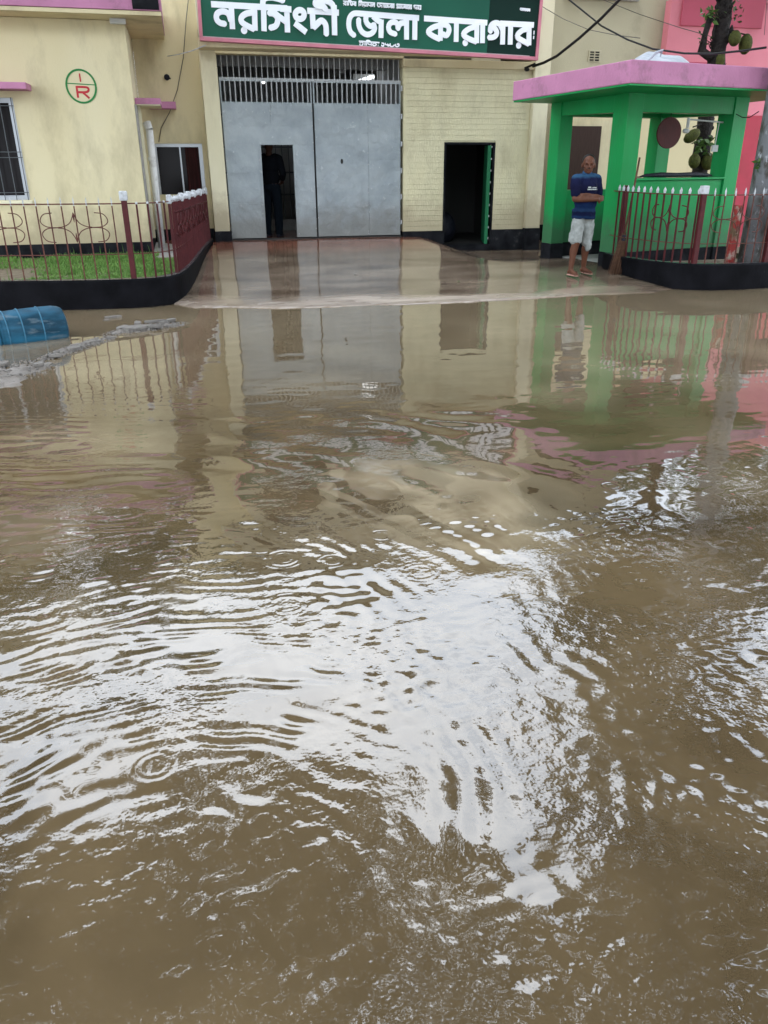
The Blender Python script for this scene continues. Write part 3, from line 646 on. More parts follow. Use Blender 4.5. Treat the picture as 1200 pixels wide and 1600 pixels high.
_barcache = {}
def fence_bar(parent, p, z0, h, w=.014, tipm='white_paint', m='iron_brown', d=.014, tipw=1.0, tiph=.075):
    key = (round(h, 2), w, tipm, m, d, tipw)
    base = Vector((p[0], p[1], z0))
    if key not in _barcache:
        q = MB(); q.box(-w/2, w/2, -d/2, d/2, 0, h-tiph)
        q.cur = 1; a = w/2*tipw+.001; b = d/2*tipw+.001
        q.add([(-a, -b, h-tiph), (a, -b, h-tiph), (a, b, h-tiph), (-a, b, h-tiph), (-a*1.3, -b*1.3, h-tiph*.5), (a*1.3, -b*1.3, h-tiph*.5), (a*1.3, b*1.3, h-tiph*.5), (-a*1.3, b*1.3, h-tiph*.5), (0, 0, h)],
              [(0, 3, 2, 1), (0, 1, 5, 4), (1, 2, 6, 5), (2, 3, 7, 6), (3, 0, 4, 7), (4, 5, 8), (5, 6, 8), (6, 7, 8), (7, 4, 8)])
        o = q.build('bar', [m, tipm]); _barcache[key] = o.data
    else:
        o = link(bpy.data.objects.new('bar', _barcache[key]))
    o.location = base-worldloc(parent); o.parent = parent
    return o
def rail(parent, path, zf, w=.02, h=.008, m='iron_brown', name='rail'):
    pts = [Vector((x, y, zf(x, y))) for x, y in path]
    return MB().tube(pts, w/2, 6).build(name, m, parent, smooth=True)
def square_post(parent, p, z0, h, w=.06, m='maroon'):
    post = MB().cbox(p[0]-w/2, p[0]+w/2, p[1]-w/2, p[1]+w/2, z0, z0+h-.10, .005).build('post', m, parent)
    MB().cbox(p[0]-w/2-.012, p[0]+w/2+.012, p[1]-w/2-.012, p[1]+w/2+.012, z0+h-.10, z0+h, .008).build('post_cap', 'white_paint', post)
def scroll(parent, P, w, m='iron_brown'):
    """curled ornament; P maps (u in -1..1, v in -1..1) to world"""
    def bez(pts): return [P(*q) for q in smooth_line(pts, 6)]
    lines = []
    for sx in (-1, 1):
        for sy in (-1, 1):
            lines.append([(0.0*sx, 1.0*sy), (.06*sx, .62*sy), (.16*sx, .28*sy), (.34*sx, .07*sy), (.5*sx, .02*sy)])
            lines.append([(.5*sx, .0*sy), (.8*sx, .05*sy), (.97*sx, .30*sy), (.98*sx, .6*sy), (.86*sx, .92*sy), (.62*sx, 1.0*sy)])
    for i, l in enumerate(lines):
        MB().tube(bez(l), w, 5).build('scroll', m, parent, smooth=True)
    for sy in (-1, 1):
        pts = [P(0, .35*sy), P(0, .6*sy), P(0, .8*sy), P(0, 1.05*sy)]
        MB().tube(pts, [w*.5, w*1.8, w*1.8, w*.3], 6).build('leaf_point', m, parent)

LF = offset_path(LK, .065)
lf = resample([p for p in LF if p[0] > -4.6])
fl = thing('iron_fence', 'thin maroon iron fence with white tips and scrolls round the grass garden', 'fence', (-1.0, 10.05, .33))
# front bars until the curve, then the run towards the gate
Ltot = plen(lf)
def s_at_x(x):
    s = 0
    for i in range(len(lf)-1):
        if lf[i+1][0] > x and lf[i][1] < 10.6: return s
        s += (Vector(lf[i+1])-Vector(lf[i])).length
    return s
s_post = s_at_x(-.62)
ftop = 1.22
k = 1
while s_post-k*.135 > 0:
    p, _ = along(lf, s_post-k*.135); fence_bar(fl, p, .32, ftop-.32+.0, w=.013, m='iron_brown', tiph=.10, tipw=.6); k += 1
square_post(fl, along(lf, s_post)[0], .32, .95, .062)
s = s_post+.13
while s < s_post+.62:
    p, _ = along(lf, s); fence_bar(fl, p, .32, ftop-.32-.06, w=.02, d=.02, m='maroon', tiph=.03); s += .125
s_run = s_post+.66
s = s_run; k = 0
while s < Ltot-.05:
    p, dr = along(lf, s); zt = lk_top(*p)
    big = (k % 6 == 0)
    if big: square_post(fl, p, zt-.01, .90-.022*(p[1]-10), .036)
    else: fence_bar(fl, p, zt-.01, .89-.022*(p[1]-10), w=.028, d=.028, m='maroon', tipw=1.05, tiph=.075)
    s += .135; k += 1
L1 = resample(lf, .06)
rail(fl, [p for p in L1 if True], lambda x, y: 1.14-.02*max(0, y-10.4), .016)
rail(fl, [p for p in L1 if True], lambda x, y: .60, .012)
L2 = [p for p in L1 if p[1] > 10.5]
rail(fl, L2, lambda x, y: 1.02-.02*(y-10), .026, m='maroon'); rail(fl, L2, lambda x, y: .76-.01*(y-10), .026, m='maroon')
for cxs in (s_post-.135*4-.02, s_post-.135*11.02, s_post-.135*18):
    p, dr = along(lf, cxs)
    def P(u, v, p=p, dr=dr): return Vector((p.x+dr.x*u*.365, p.y+dr.y*u*.365-.012, .895+v*.155))
    scroll(fl, P, .0055)
for kk in range(5):
    p, dr = along(lf, s_run+.45+kk*.72)
    def P(u, v, p=p, dr=dr): return Vector((p.x+dr.x*u*.28+.03, p.y+dr.y*u*.28, .87-.015*(p[1]-10)+v*.13))
    scroll(fl, P, .007, 'maroon')

# ------------------------------------------------------------------ left house
hx = -.55; hy = 13.0
house = thing('cream_house', 'cream single storey house with pink roof edge and round painted emblem', 'house', (-3, 13, .26))
w = MB(); wx0, wx1, wz0, wz1 = -3.3, -2.12, 1.05, 2.34
w.box(-9, wx0, hy, hy+.2, .45, 3.28); w.box(wx1, hx, hy, hy+.2, .45, 3.28)
w.box(wx0, wx1, hy, hy+.2, .45, wz0); w.box(wx0, wx1, hy, hy+.2, wz1, 3.28)
w.build('front_wall', 'cream', house)
B('side_wall', 'cream_light', house, hx-.2, hx-.002, hy+.202, 15.0, .45, 3.28)
B('back_wall', 'cream', house, -9, hx-.2, 17, 17.2, .2, 3.28)
B('skirting', 'black_base', house, -9, hx+.012, hy-.015, hy+.19, .2, .45); B('skirting', 'black_base', house, hx-.19, hx+.012, hy+.192, 14.9, .2, .45)
roof = B('roof_slab', 'cream', house, -9.2, hx+.50, hy-.55+.012, 15.0, 3.285, 3.33, 0)
B('fascia', 'mauve', house, -9.2, hx+.495, hy-.56, hy-.50, 3.335, 3.62); B('fascia', 'mauve', house, hx+.44, hx+.51, hy-.498, 14.88, 3.335, 3.62)
B('roof_deck', 'roofgrey', house, -9.2, hx+.43, hy-.49, 17.2, 3.34, 3.5, 0)
B('drain_mouth', 'black_base', house, -.40, -.07, hy-.575, hy-.561, 3.345, 3.60)
win = B('window', 'glass', house, wx0+.03, wx1-.03, hy+.12, hy+.14, wz0+.03, wz1-.03, 0)
fr = MB(); fr.box(wx0, wx1, hy+.05, hy+.11, wz0, wz0+.06); fr.box(wx0, wx1, hy+.05, hy+.11, wz1-.06, wz1); fr.box(wx1-.07, wx1, hy+.05, hy+.11, wz0+.06, wz1-.06); fr.box(wx0, wx0+.06, hy+.05, hy+.11, wz0+.06, wz1-.06); fr.box(-2.78, -2.73, hy+.06, hy+.1, wz0+.06, wz1-.06)
fr.build('frame', 'alu', win)
for i in range(8):
    x = wx1-.02-i*.15
    MB().tube([(x, hy-.03, wz0), (x, hy-.03, wz1)], .006, 6).build('grille_bar', 'bar_dark', win)
for z in (wz0+.1, wz0+.55, wz0+.62, wz1-.1):
    MB().tube([(wx0, hy-.03, z), (wx1, hy-.03, z)], .006, 6).build('grille_bar', 'bar_dark', win)
B('sill', 'cream_light', win, wx0-.05, wx1+.03, hy-.04, hy-.002, wz0-.05, wz0-.003)
B('sunshade', 'mauve', house, -3.7, -1.86, hy-.42, hy-.003, 2.42, 2.5)
ss = B('sunshade', 'mauve', house, hx+.003, hx+.36, 13.35, 14.3, 2.30, 2.38)
B('soffit', 'cream_light', ss, hx+.003, hx+.35, 13.36, 14.3, 2.285, 2.298, 0)
B('pilaster', 'cream_light', house, hx+.003, hx+.06, 13.55, 13.62, .45, 2.283)
B('vent_panel', 'concrete_ledge', house, hx+.002, hx+.02, 13.05, 13.54, .45, 2.28, 0)
# lamp under the roof corner
MB().box(-.72, -.52, 12.78, 12.86, 3.22, 3.28).build('lamp_holder', 'lampwhite', house)
# emblem (round, green ring, chord, I over R)
em = thing('painted_emblem', 'round green ring emblem with red I over R painted on cream wall', 'emblem', (-1.215, hy, 2.49))
def PE(u, v): return Vector((-1.215+u, hy-.002, 2.49+v))
m = MB(); ring = [(.19*math.cos(t), .2*math.sin(t)) for t in [2*math.pi*k/40 for k in range(41)]]
strokes(m, [ring], .012, PE, (0, -1, 0), .003); strokes(m, [[(-.185, .035), (.185, .02)]], .006, PE, (0, -1, 0), .0035)
m.build('ring', 'logo_green', em)
m = MB(); strokes(m, [[(.0, .155), (.0, .055)]], .009, PE, (0, -1, 0), .003); m.build('letter', 'logo_red', em)
m = MB(); strokes(m, [[(-.062, -.0), (-.062, -.14)], smooth_line([(-.07, -.008), (.06, -.01), (.09, -.035), (.06, -.068), (-.06, -.072)], 4), [(.01, -.075), (.085, -.145)]], .0135, PE, (0, -1, 0), .003)
m.build('letter', 'logo_red', em)
# drain pipe between house and recessed wall
pp = thing('drain_pipe', 'white plastic drain pipe with cut top beside the recessed window', 'pipe', (-.42, 14.0, .27))
MB().tube([(-.42, 13.9, .27), (-.42, 13.9, 1.0), (-.41, 13.9, 1.98)], .055, 14).build('pipe', 'pvc', pp, smooth=True)
MB().tube([(-.41, 13.9, 1.98), (-.44, 13.93, 2.08)], [.058, .062], 12, caps=False).build('pipe_mouth', 'pvc', pp)
MB().tube([(-.42, 13.9, 1.55), (-.42, 13.9, 1.60)], .062, 14).build('collar', 'pvc', pp)

# ------------------------------------------------------------------ main gate building
gh = thing('gate_building', 'cream gatehouse behind the big green sign with grey gate opening', 'building', (3.3, YG, 0))
# recessed wall at left with window
RY = 14.9
w = MB(); a0, a1, b0, b1 = -.40, .375, 1.02, 1.80
w.box(-.548, a0, RY, RY+.2, .2, 6.0); w.box(a1, .47, RY, RY+.2, .2, 6.0); w.box(a0, a1, RY, RY+.2, .2, b0); w.box(a0, a1, RY, RY+.2, b1, 6.0)
w.build('recessed_wall', 'cream', gh)
B('skirting', 'black_base', gh, -.548, .47, RY-.012, RY-.001, .2, .47, 0)
wn2 = B('window', 'glass', gh, a0+.02, a1-.02, RY+.1, RY+.12, b0, b1, 0)
m = MB(); m.box(a0, a1, RY+.03, RY+.08, b1-.05, b1); m.box(a1-.06, a1, RY+.03, RY+.08, b0, b1-.05); m.box(.0, .025, RY+.03, RY+.08, b0, b1-.05); m.box(a0, a0+.04, RY+.03, RY+.08, b0, b1-.05)
m.build('frame', 'alu', wn2)
m = MB()
for i in range(14):
    x = .1+i*.016; m.tube([(x, RY+.095-.01*(i % 2), b0), (x, RY+.095-.01*(i % 2), b1-.06)], .011, 6)
m.build('curtain', 'curtain', wn2)
s2 = B('sunshade', 'mauve', gh, -.40, .02, RY-.35, RY-.002, 2.30, 2.40)
# left pillar
B('pillar', 'cream_light', gh, .45, .70, YG-.12, RY+.1, .46, 3.098); B('pillar_foot', 'black_base', gh, .44, .72, YG-.14, RY+.12, .1, .46)
# lintel over gate
B('lintel', 'cream', gh, .70, 3.73, YG-.02, YG+.2, 3.075, 3.3)
# right brick wall: backing + bricks
dx0, dx1, dz1 = 4.46, 5.40, 1.83
w = MB(); w.box(3.73, dx0, YG+.012, YG+.25, .38, 2.95); w.box(dx1, 6.02, YG+.012, YG+.25, .38, 2.95); w.box(dx0, dx1, YG+.012, YG+.25, dz1, 2.95)
wall = w.build('brick_wall', 'brick_paint', gh)
rr = random.Random(2); z = .385; row = 0; brick_meshes = {}
def brick(p, q, z):
    pr = rr.choice((0, .0004, .0008)); k = (round(q-p, 3), pr)
    if k not in brick_meshes:
        o = MB().box(-(q-p)/2, (q-p)/2, -.006-pr, .02, 0, min(.0822, 2.945-z)).build('brick', 'brick_paint'); brick_meshes[k] = o.data
    else: o = link(bpy.data.objects.new('brick', brick_meshes[k]))
    o.location = Vector(((p+q)/2, YG, z))-worldloc(wall); o.parent = wall
while z < 2.90:
    x = 3.735-(.125 if row % 2 else 0)
    while x < 6.0:
        xa, xb = max(x, 3.735), min(x+.25, 6.0)
        segs = [(xa, xb)]
        if z < dz1-.01:
            segs = []
            if xa < dx0: segs.append((xa, min(xb, dx0)))
            if xb > dx1: segs.append((max(xa, dx1), xb))
        for p, q in segs:
            if q-p > .02: brick(p, q, z)
        x += .25
    z += .0865; row += 1
B('skirting', 'black_base', gh, 3.73, dx0, YG-.03, YG+.25, 0, .378, 0); B('skirting', 'black_base', gh, dx1, 6.02, YG-.03, YG+.25, -.05, .378, 0)
B('door_step', 'black_base', gh, dx0, dx1, YG-.02, YG+.25, -.05, .13)
B('beam', 'cream', gh, 3.72, 6.02, YG-.06, YG+.25, 2.952, 3.07)
B('pillar', 'cream_light', gh, 6.022, 6.30, YG-.10, 16.1, .40, 6.5); B('pillar_foot', 'black_base', gh, 6.012, 6.31, YG-.12, 16.1, -.1, .40)
# right door: frame and green leaf folded back
df = MB(); df.box(dx0, dx0+.035, YG-.012, YG+.1, .13, dz1); df.box(dx1-.035, dx1, YG-.012, YG+.1, .13, dz1); df.box(dx0+.035, dx1-.035, YG-.012, YG+.1, dz1-.035, dz1)
df.build('door_frame', 'black_base', gh)
DT = Matrix.Translation((dx1-.11, YG-.02, 0)) @ Matrix.Rotation(R(-15), 4, 'Z')
dl = B('door', 'door_green', gh, -.03, .03, 0, .75, .14, dz1-.05, .003, DT)
for i in range(9):
    z = .22+i*.19; B('slat', 'bar_grey', dl, .031, .045, -.01, .7, z, z+.03, 0, DT)
# interiors
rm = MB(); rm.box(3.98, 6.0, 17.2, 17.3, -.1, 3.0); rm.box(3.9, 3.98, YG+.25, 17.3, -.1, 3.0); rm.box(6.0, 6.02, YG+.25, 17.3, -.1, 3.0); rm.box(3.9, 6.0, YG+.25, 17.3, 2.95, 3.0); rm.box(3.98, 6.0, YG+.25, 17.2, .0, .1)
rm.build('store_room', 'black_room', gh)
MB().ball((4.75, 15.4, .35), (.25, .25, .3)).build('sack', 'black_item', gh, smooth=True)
gr = MB(); gr.box(.7, 3.73, 18.4, 18.5, .2, 3.4); gr.box(.5, .7, RY+.12, 18.5, .2, 3.4); gr.box(3.73, 3.9, YG+.25, 18.5, .2, 3.4); gr.box(.7, 3.73, YG+.2, 18.4, 3.32, 3.42)
gr.build('gate_room', 'dark_room', gh)
B('room_floor', 'room_floor', gh, .7, 3.73, YG+.02, 18.4, .15, .27, 0)
B('step_edge', 'concrete_ledge', gh, .9, 3.3, 16.6, 16.66, .27, .47, 0)
B('inner_beam', 'dark_room', gh, .7, 3.73, 15.6, 15.8, 3.0, 3.32, 0); B('inner_beam', 'dark_room', gh, 2.9, 3.0, 15.8, 18.4, 2.95, 3.32, 0)
ig = MB()
for i in range(24):
    x = .8+i*.125; ig.tube([(x, 16.9, .47), (x, 16.9, 2.6)], .011, 5)
for z in (.9, 1.3, 1.75, 2.3): ig.box(.75, 3.7, 16.89, 16.92, z, z+.03)
stuff(ig.build('inner_grille', 'bar_dark', gh))
lamp = thing('tube_light', 'lit white tube lamp seen through the bars at the right above the gate', 'lamp', (3.28, 16.2, 2.85))
MB().tube([(3.28, 15.95, 2.84), (3.62, 16.35, 2.95)], .032, 10).build('tube', 'bulb', lamp, smooth=True)
MB().box(3.25, 3.66, 16.36, 16.42, 2.9, 2.99).build('fitting', 'lampwhite', lamp)
lamp = thing('bulb_light', 'small lit bulb seen through the bars at the left above the gate', 'lamp', (1.62, 16.6, 2.85))
MB().ball((1.62, 16.6, 2.85), .035).build('bulb', 'bulb', lamp, smooth=True)
MB().tube([(1.62, 16.6, 2.88), (1.62, 16.6, 3.3)], .008, 5).build('cord', 'cable', lamp)
lamp = thing('ceiling_lamp', 'flat white lamp under the ceiling edge just behind the sign bottom', 'lamp', (2.96, 14.8, 3.1))
MB().box(2.88, 3.06, 14.78, 14.84, 3.16, 3.19).build('panel', 'lampwhite', lamp)
# upper storey and sunshade carrying the sign
B('sunshade', 'cream', gh, .44, 5.84, 13.93, YG-.125, 3.10, 3.22)
up = MB(); up.box(.47, 6.02, YG+.0, YG+.2, 3.31, 6.1)
up.build('upper_wall', 'beige', gh)
for (xa, xb) in ((.9, 2.0), (2.4, 3.5)):
    wv = B('window', 'glass', gh, xa, xb, YG-.03, YG-.005, 3.9, 5.1, 0)
    m = MB(); m.box(xa-.05, xb+.05, YG-.06, YG-.031, 5.1, 5.16); m.box(xa-.05, xb+.05, YG-.06, YG-.031, 3.84, 3.9); m.box((xa+xb)/2-.02, (xa+xb)/2+.02, YG-.05, YG-.031, 3.9, 5.1)
    m.build('frame', 'alu', wv)
B('cornice', 'beige', gh, .3, 6.0, YG-.45, YG+.2, 6.102, 6.28)
B('roof', 'roofgrey', gh, .3, 6.3, YG+.2, 18.6, 5.5, 5.75, 0); B('roof', 'roofgrey', gh, -.55, .3, 15.1, 18.6, 5.4, 5.6, 0)
B('upper_side_wall', 'beige', gh, .47, .6, YG+.2, 18.6, 3.43, 5.5); B('rear_wall', 'beige', gh, -.55, 6.3, 18.6, 18.8, 0, 5.9)
# right hand wing (weathered beige) with louvred vent and brown door
RW = 16.1
wg = thing('side_wing', 'weathered beige wing wall behind the green kiosk with small vent', 'building', (8, RW, 0))
w = MB(); w.box(6.302, 9.52, RW, RW+.2, .32, 7.1); w.build('wall', 'beige', wg)
B('skirting', 'black_base', wg, 6.302, 9.52, RW-.02, RW+.2, -.1, .318)
B('rear_wall', 'beige', wg, 6.302, 9.52, 20, 20.2, 0, 7.1); B('roof', 'roofgrey', wg, 6.302, 9.52, RW+.2, 20, 6.8, 7.0, 0)
B('annex_wall', 'cream', wg, 7.0, 10.70, 15.2, 15.4, 0, 2.75)
B('door', 'door_brown', wg, 7.05, 7.76, 15.17, 15.196, .2, 2.12)
vt = B('vent', 'beige', wg, 7.80, 8.06, RW-.02, RW-.003, 3.26, 3.46)
for i in range(4):
    for j in range(2): B('louvre', 'black_base', vt, 7.83+j*.11, 7.91+j*.11, RW-.028, RW-.021, 3.28+i*.044, 3.302+i*.044, 0)
wv = B('window', 'glass', wg, 7.3, 8.6, RW-.02, RW-.003, 4.35, 5.3, 0)
B('sill', 'concrete_ledge', wv, 7.2, 8.7, RW-.12, RW-.021, 4.27, 4.347)
# pink building
pk = thing('pink_building', 'pink painted building with red dado behind the jackfruit tree', 'building', (13, 16, 0))
w = MB(); w.box(9.3, 18, 15.85, 16.05, 2.36, 4.3); w.build('wall', 'pink', pk)
B('dado', 'red_dado', pk, 9.3, 18, 15.83, 16.05, 0, 2.355); B('parapet', 'pink_dark', pk, 9.52, 11.3, 15.8, 15.848, 3.88, 4.9); B('parapet', 'pink', pk, 11.302, 18, 15.80, 16.05, 4.302, 4.9)  # red lower wall and dark pink parapet: shade painted into the wall colour
B('side_wall', 'pink', pk, 9.52, 9.7, 16.05, 20, 0, 4.9); B('roof', 'roofgrey', pk, 9.7, 18, 16.05, 20, 4.6, 4.8, 0)
B('low_panel', 'pink_dark', pk, 9.45, 10.6, 15.80, 15.848, 3.0, 3.28)  # canopy shade painted as a darker pink strip

# ------------------------------------------------------------------ gate
gt = thing('metal_gate', 'tall grey sheet steel double gate with open wicket and bars above', 'gate', (2.2, YG, .3))
yl = YG+.03
def panels(leaf_name, x0, x1, cells):
    lf_ = MB(); lf_.box(x0, x0+.02, yl+.01, yl+.05, .32, 2.72); lf_.box(x1-.02, x1, yl+.01, yl+.05, .32, 2.72); lf_.box(x0+.02, x1-.02, yl+.02, yl+.04, 2.705, 2.72); lf_.box(x0+.02, x1-.02, yl+.01, yl+.05, 2.38, 2.41)
    leaf = lf_.build(leaf_name, 'gate_grey', gt)
    rr = random.Random(len(cells))
    for (a, b, c, d) in cells:
        o = rr.uniform(0, .003)
        MB().cbox(a, b, yl-.004-o, yl+.008, c-.0012, d+.0012, .001).build('panel', 'gate_grey', leaf)
        for k in range(3):
            zz = rr.uniform(c, d)
            MB().ball((a+.004 if k % 2 else b-.006, yl-.006-o, zz), (.007, .004, .012), 6, 4).build('weld', 'bar_grey', leaf)
    return leaf
wx_, wX_, wz_ = 1.28, 1.87, 1.78
l1 = panels('gate_leaf', .725, 2.19, [(.73, wx_, .33, .88), (.73, wx_, .883, 1.34), (.73, wx_, 1.343, wz_), (wX_, 2.185, .33, .90), (wX_, 2.185, .903, wz_), (.73, 2.185, wz_+.003, 2.07), (.73, 1.5, 2.073, 2.40), (1.503, 2.185, 2.073, 2.40)])
l2 = panels('gate_leaf', 2.215, 3.69, [(2.22, 3.12, .33, .80), (2.22, 3.12, .803, 1.43), (2.22, 3.12, 1.433, 1.96), (2.22, 3.12, 1.963, 2.40), (3.123, 3.685, .33, 1.0), (3.123, 3.685, 1.003, 1.56), (3.123, 3.685, 1.563, 2.40)])
MB().box(wx_, wx_+.03, yl-.02, yl+.05, .33, wz_).build('wicket_jamb', 'gate_grey', l1); MB().box(wX_-.03, wX_, yl-.02, yl+.05, .33, wz_).build('wicket_jamb', 'gate_grey', l1)
MB().ball((2.66, yl-.012, 1.53), (.022, .012, .04), 10, 8).build('peep_hole', 'black_room', l2)
MB().box(2.205, 2.213, yl-.008, yl+.04, .32, 2.4).build('seam', 'black_room', gt)
for i in range(17):
    x = .80+i*.083
    if x < 2.17: MB().tube([(x, yl+.03, 2.41), (x, yl+.03, 2.705)], .011, 6).build('bar', 'bar_grey', l1)
    x = 2.285+i*.083
    if x < 3.66: MB().tube([(x, yl+.03, 2.41), (x, yl+.03, 2.705)], .011, 6).build('bar', 'bar_grey', l2)
ug = MB(); ug.box(.72, 3.71, yl+.07, yl+.11, 2.725, 2.76); grille = ug.build('transom_grille', 'bar_grey', gt)
for i in range(33):
    x = .78+i*.0905
    if x < 3.7: MB().tube([(x, yl+.09, 2.76), (x, yl+.09, 3.07)], .0085, 6).build('bar', 'bar_grey', grille)
MB().box(.71, 3.71, yl+.0, yl+.09, .285, .315).build('threshold', 'black_room', gt)
for i in range(6):
    MB().tube([(3.70, yl-.02, .5+i*.42), (3.70, yl-.02, .58+i*.42)], .014, 6).build('hinge', 'bar_grey', gt)

# ------------------------------------------------------------------ the sign
SY = 13.8
sA = Vector((.455, SY, 3.165)); sU = Vector((5.345, 0, -.135)).normalized(); sV = Vector((sU.z*-1, 0, sU.x)); sW = 5.35; sH = .90
sg = thing('name_board', 'big green name board with white Bengali lettering above the gate', 'sign', sA)
TS = Matrix(((sU.x, 0, sV.x, sA.x), (sU.y, 1, sV.y, sA.y), (sU.z, 0, sV.z, sA.z), (0, 0, 0, 1)))
B('board', 'signgreen', sg, .05, 4.47, .012, .10, .05, sH-.05, 0, TS)
B('board', 'signdark', sg, 4.472, sW-.05, .010, .10, .05, sH-.05, 0, TS)
m = MB(TS); m.box(0, sW, -.02, .10, 0, .05); m.box(0, sW, -.02, .10, sH-.05, sH); m.box(0, .045, -.018, .10, .051, sH-.051); m.box(sW-.045, sW, -.018, .10, .051, sH-.051)
m.build('frame', 'signpink', sg, bevel=.004)
B('loose_sheet_edge', 'concrete_ledge', sg, .05, 5.2, -.002, .011, .05, .062, 0, TS)
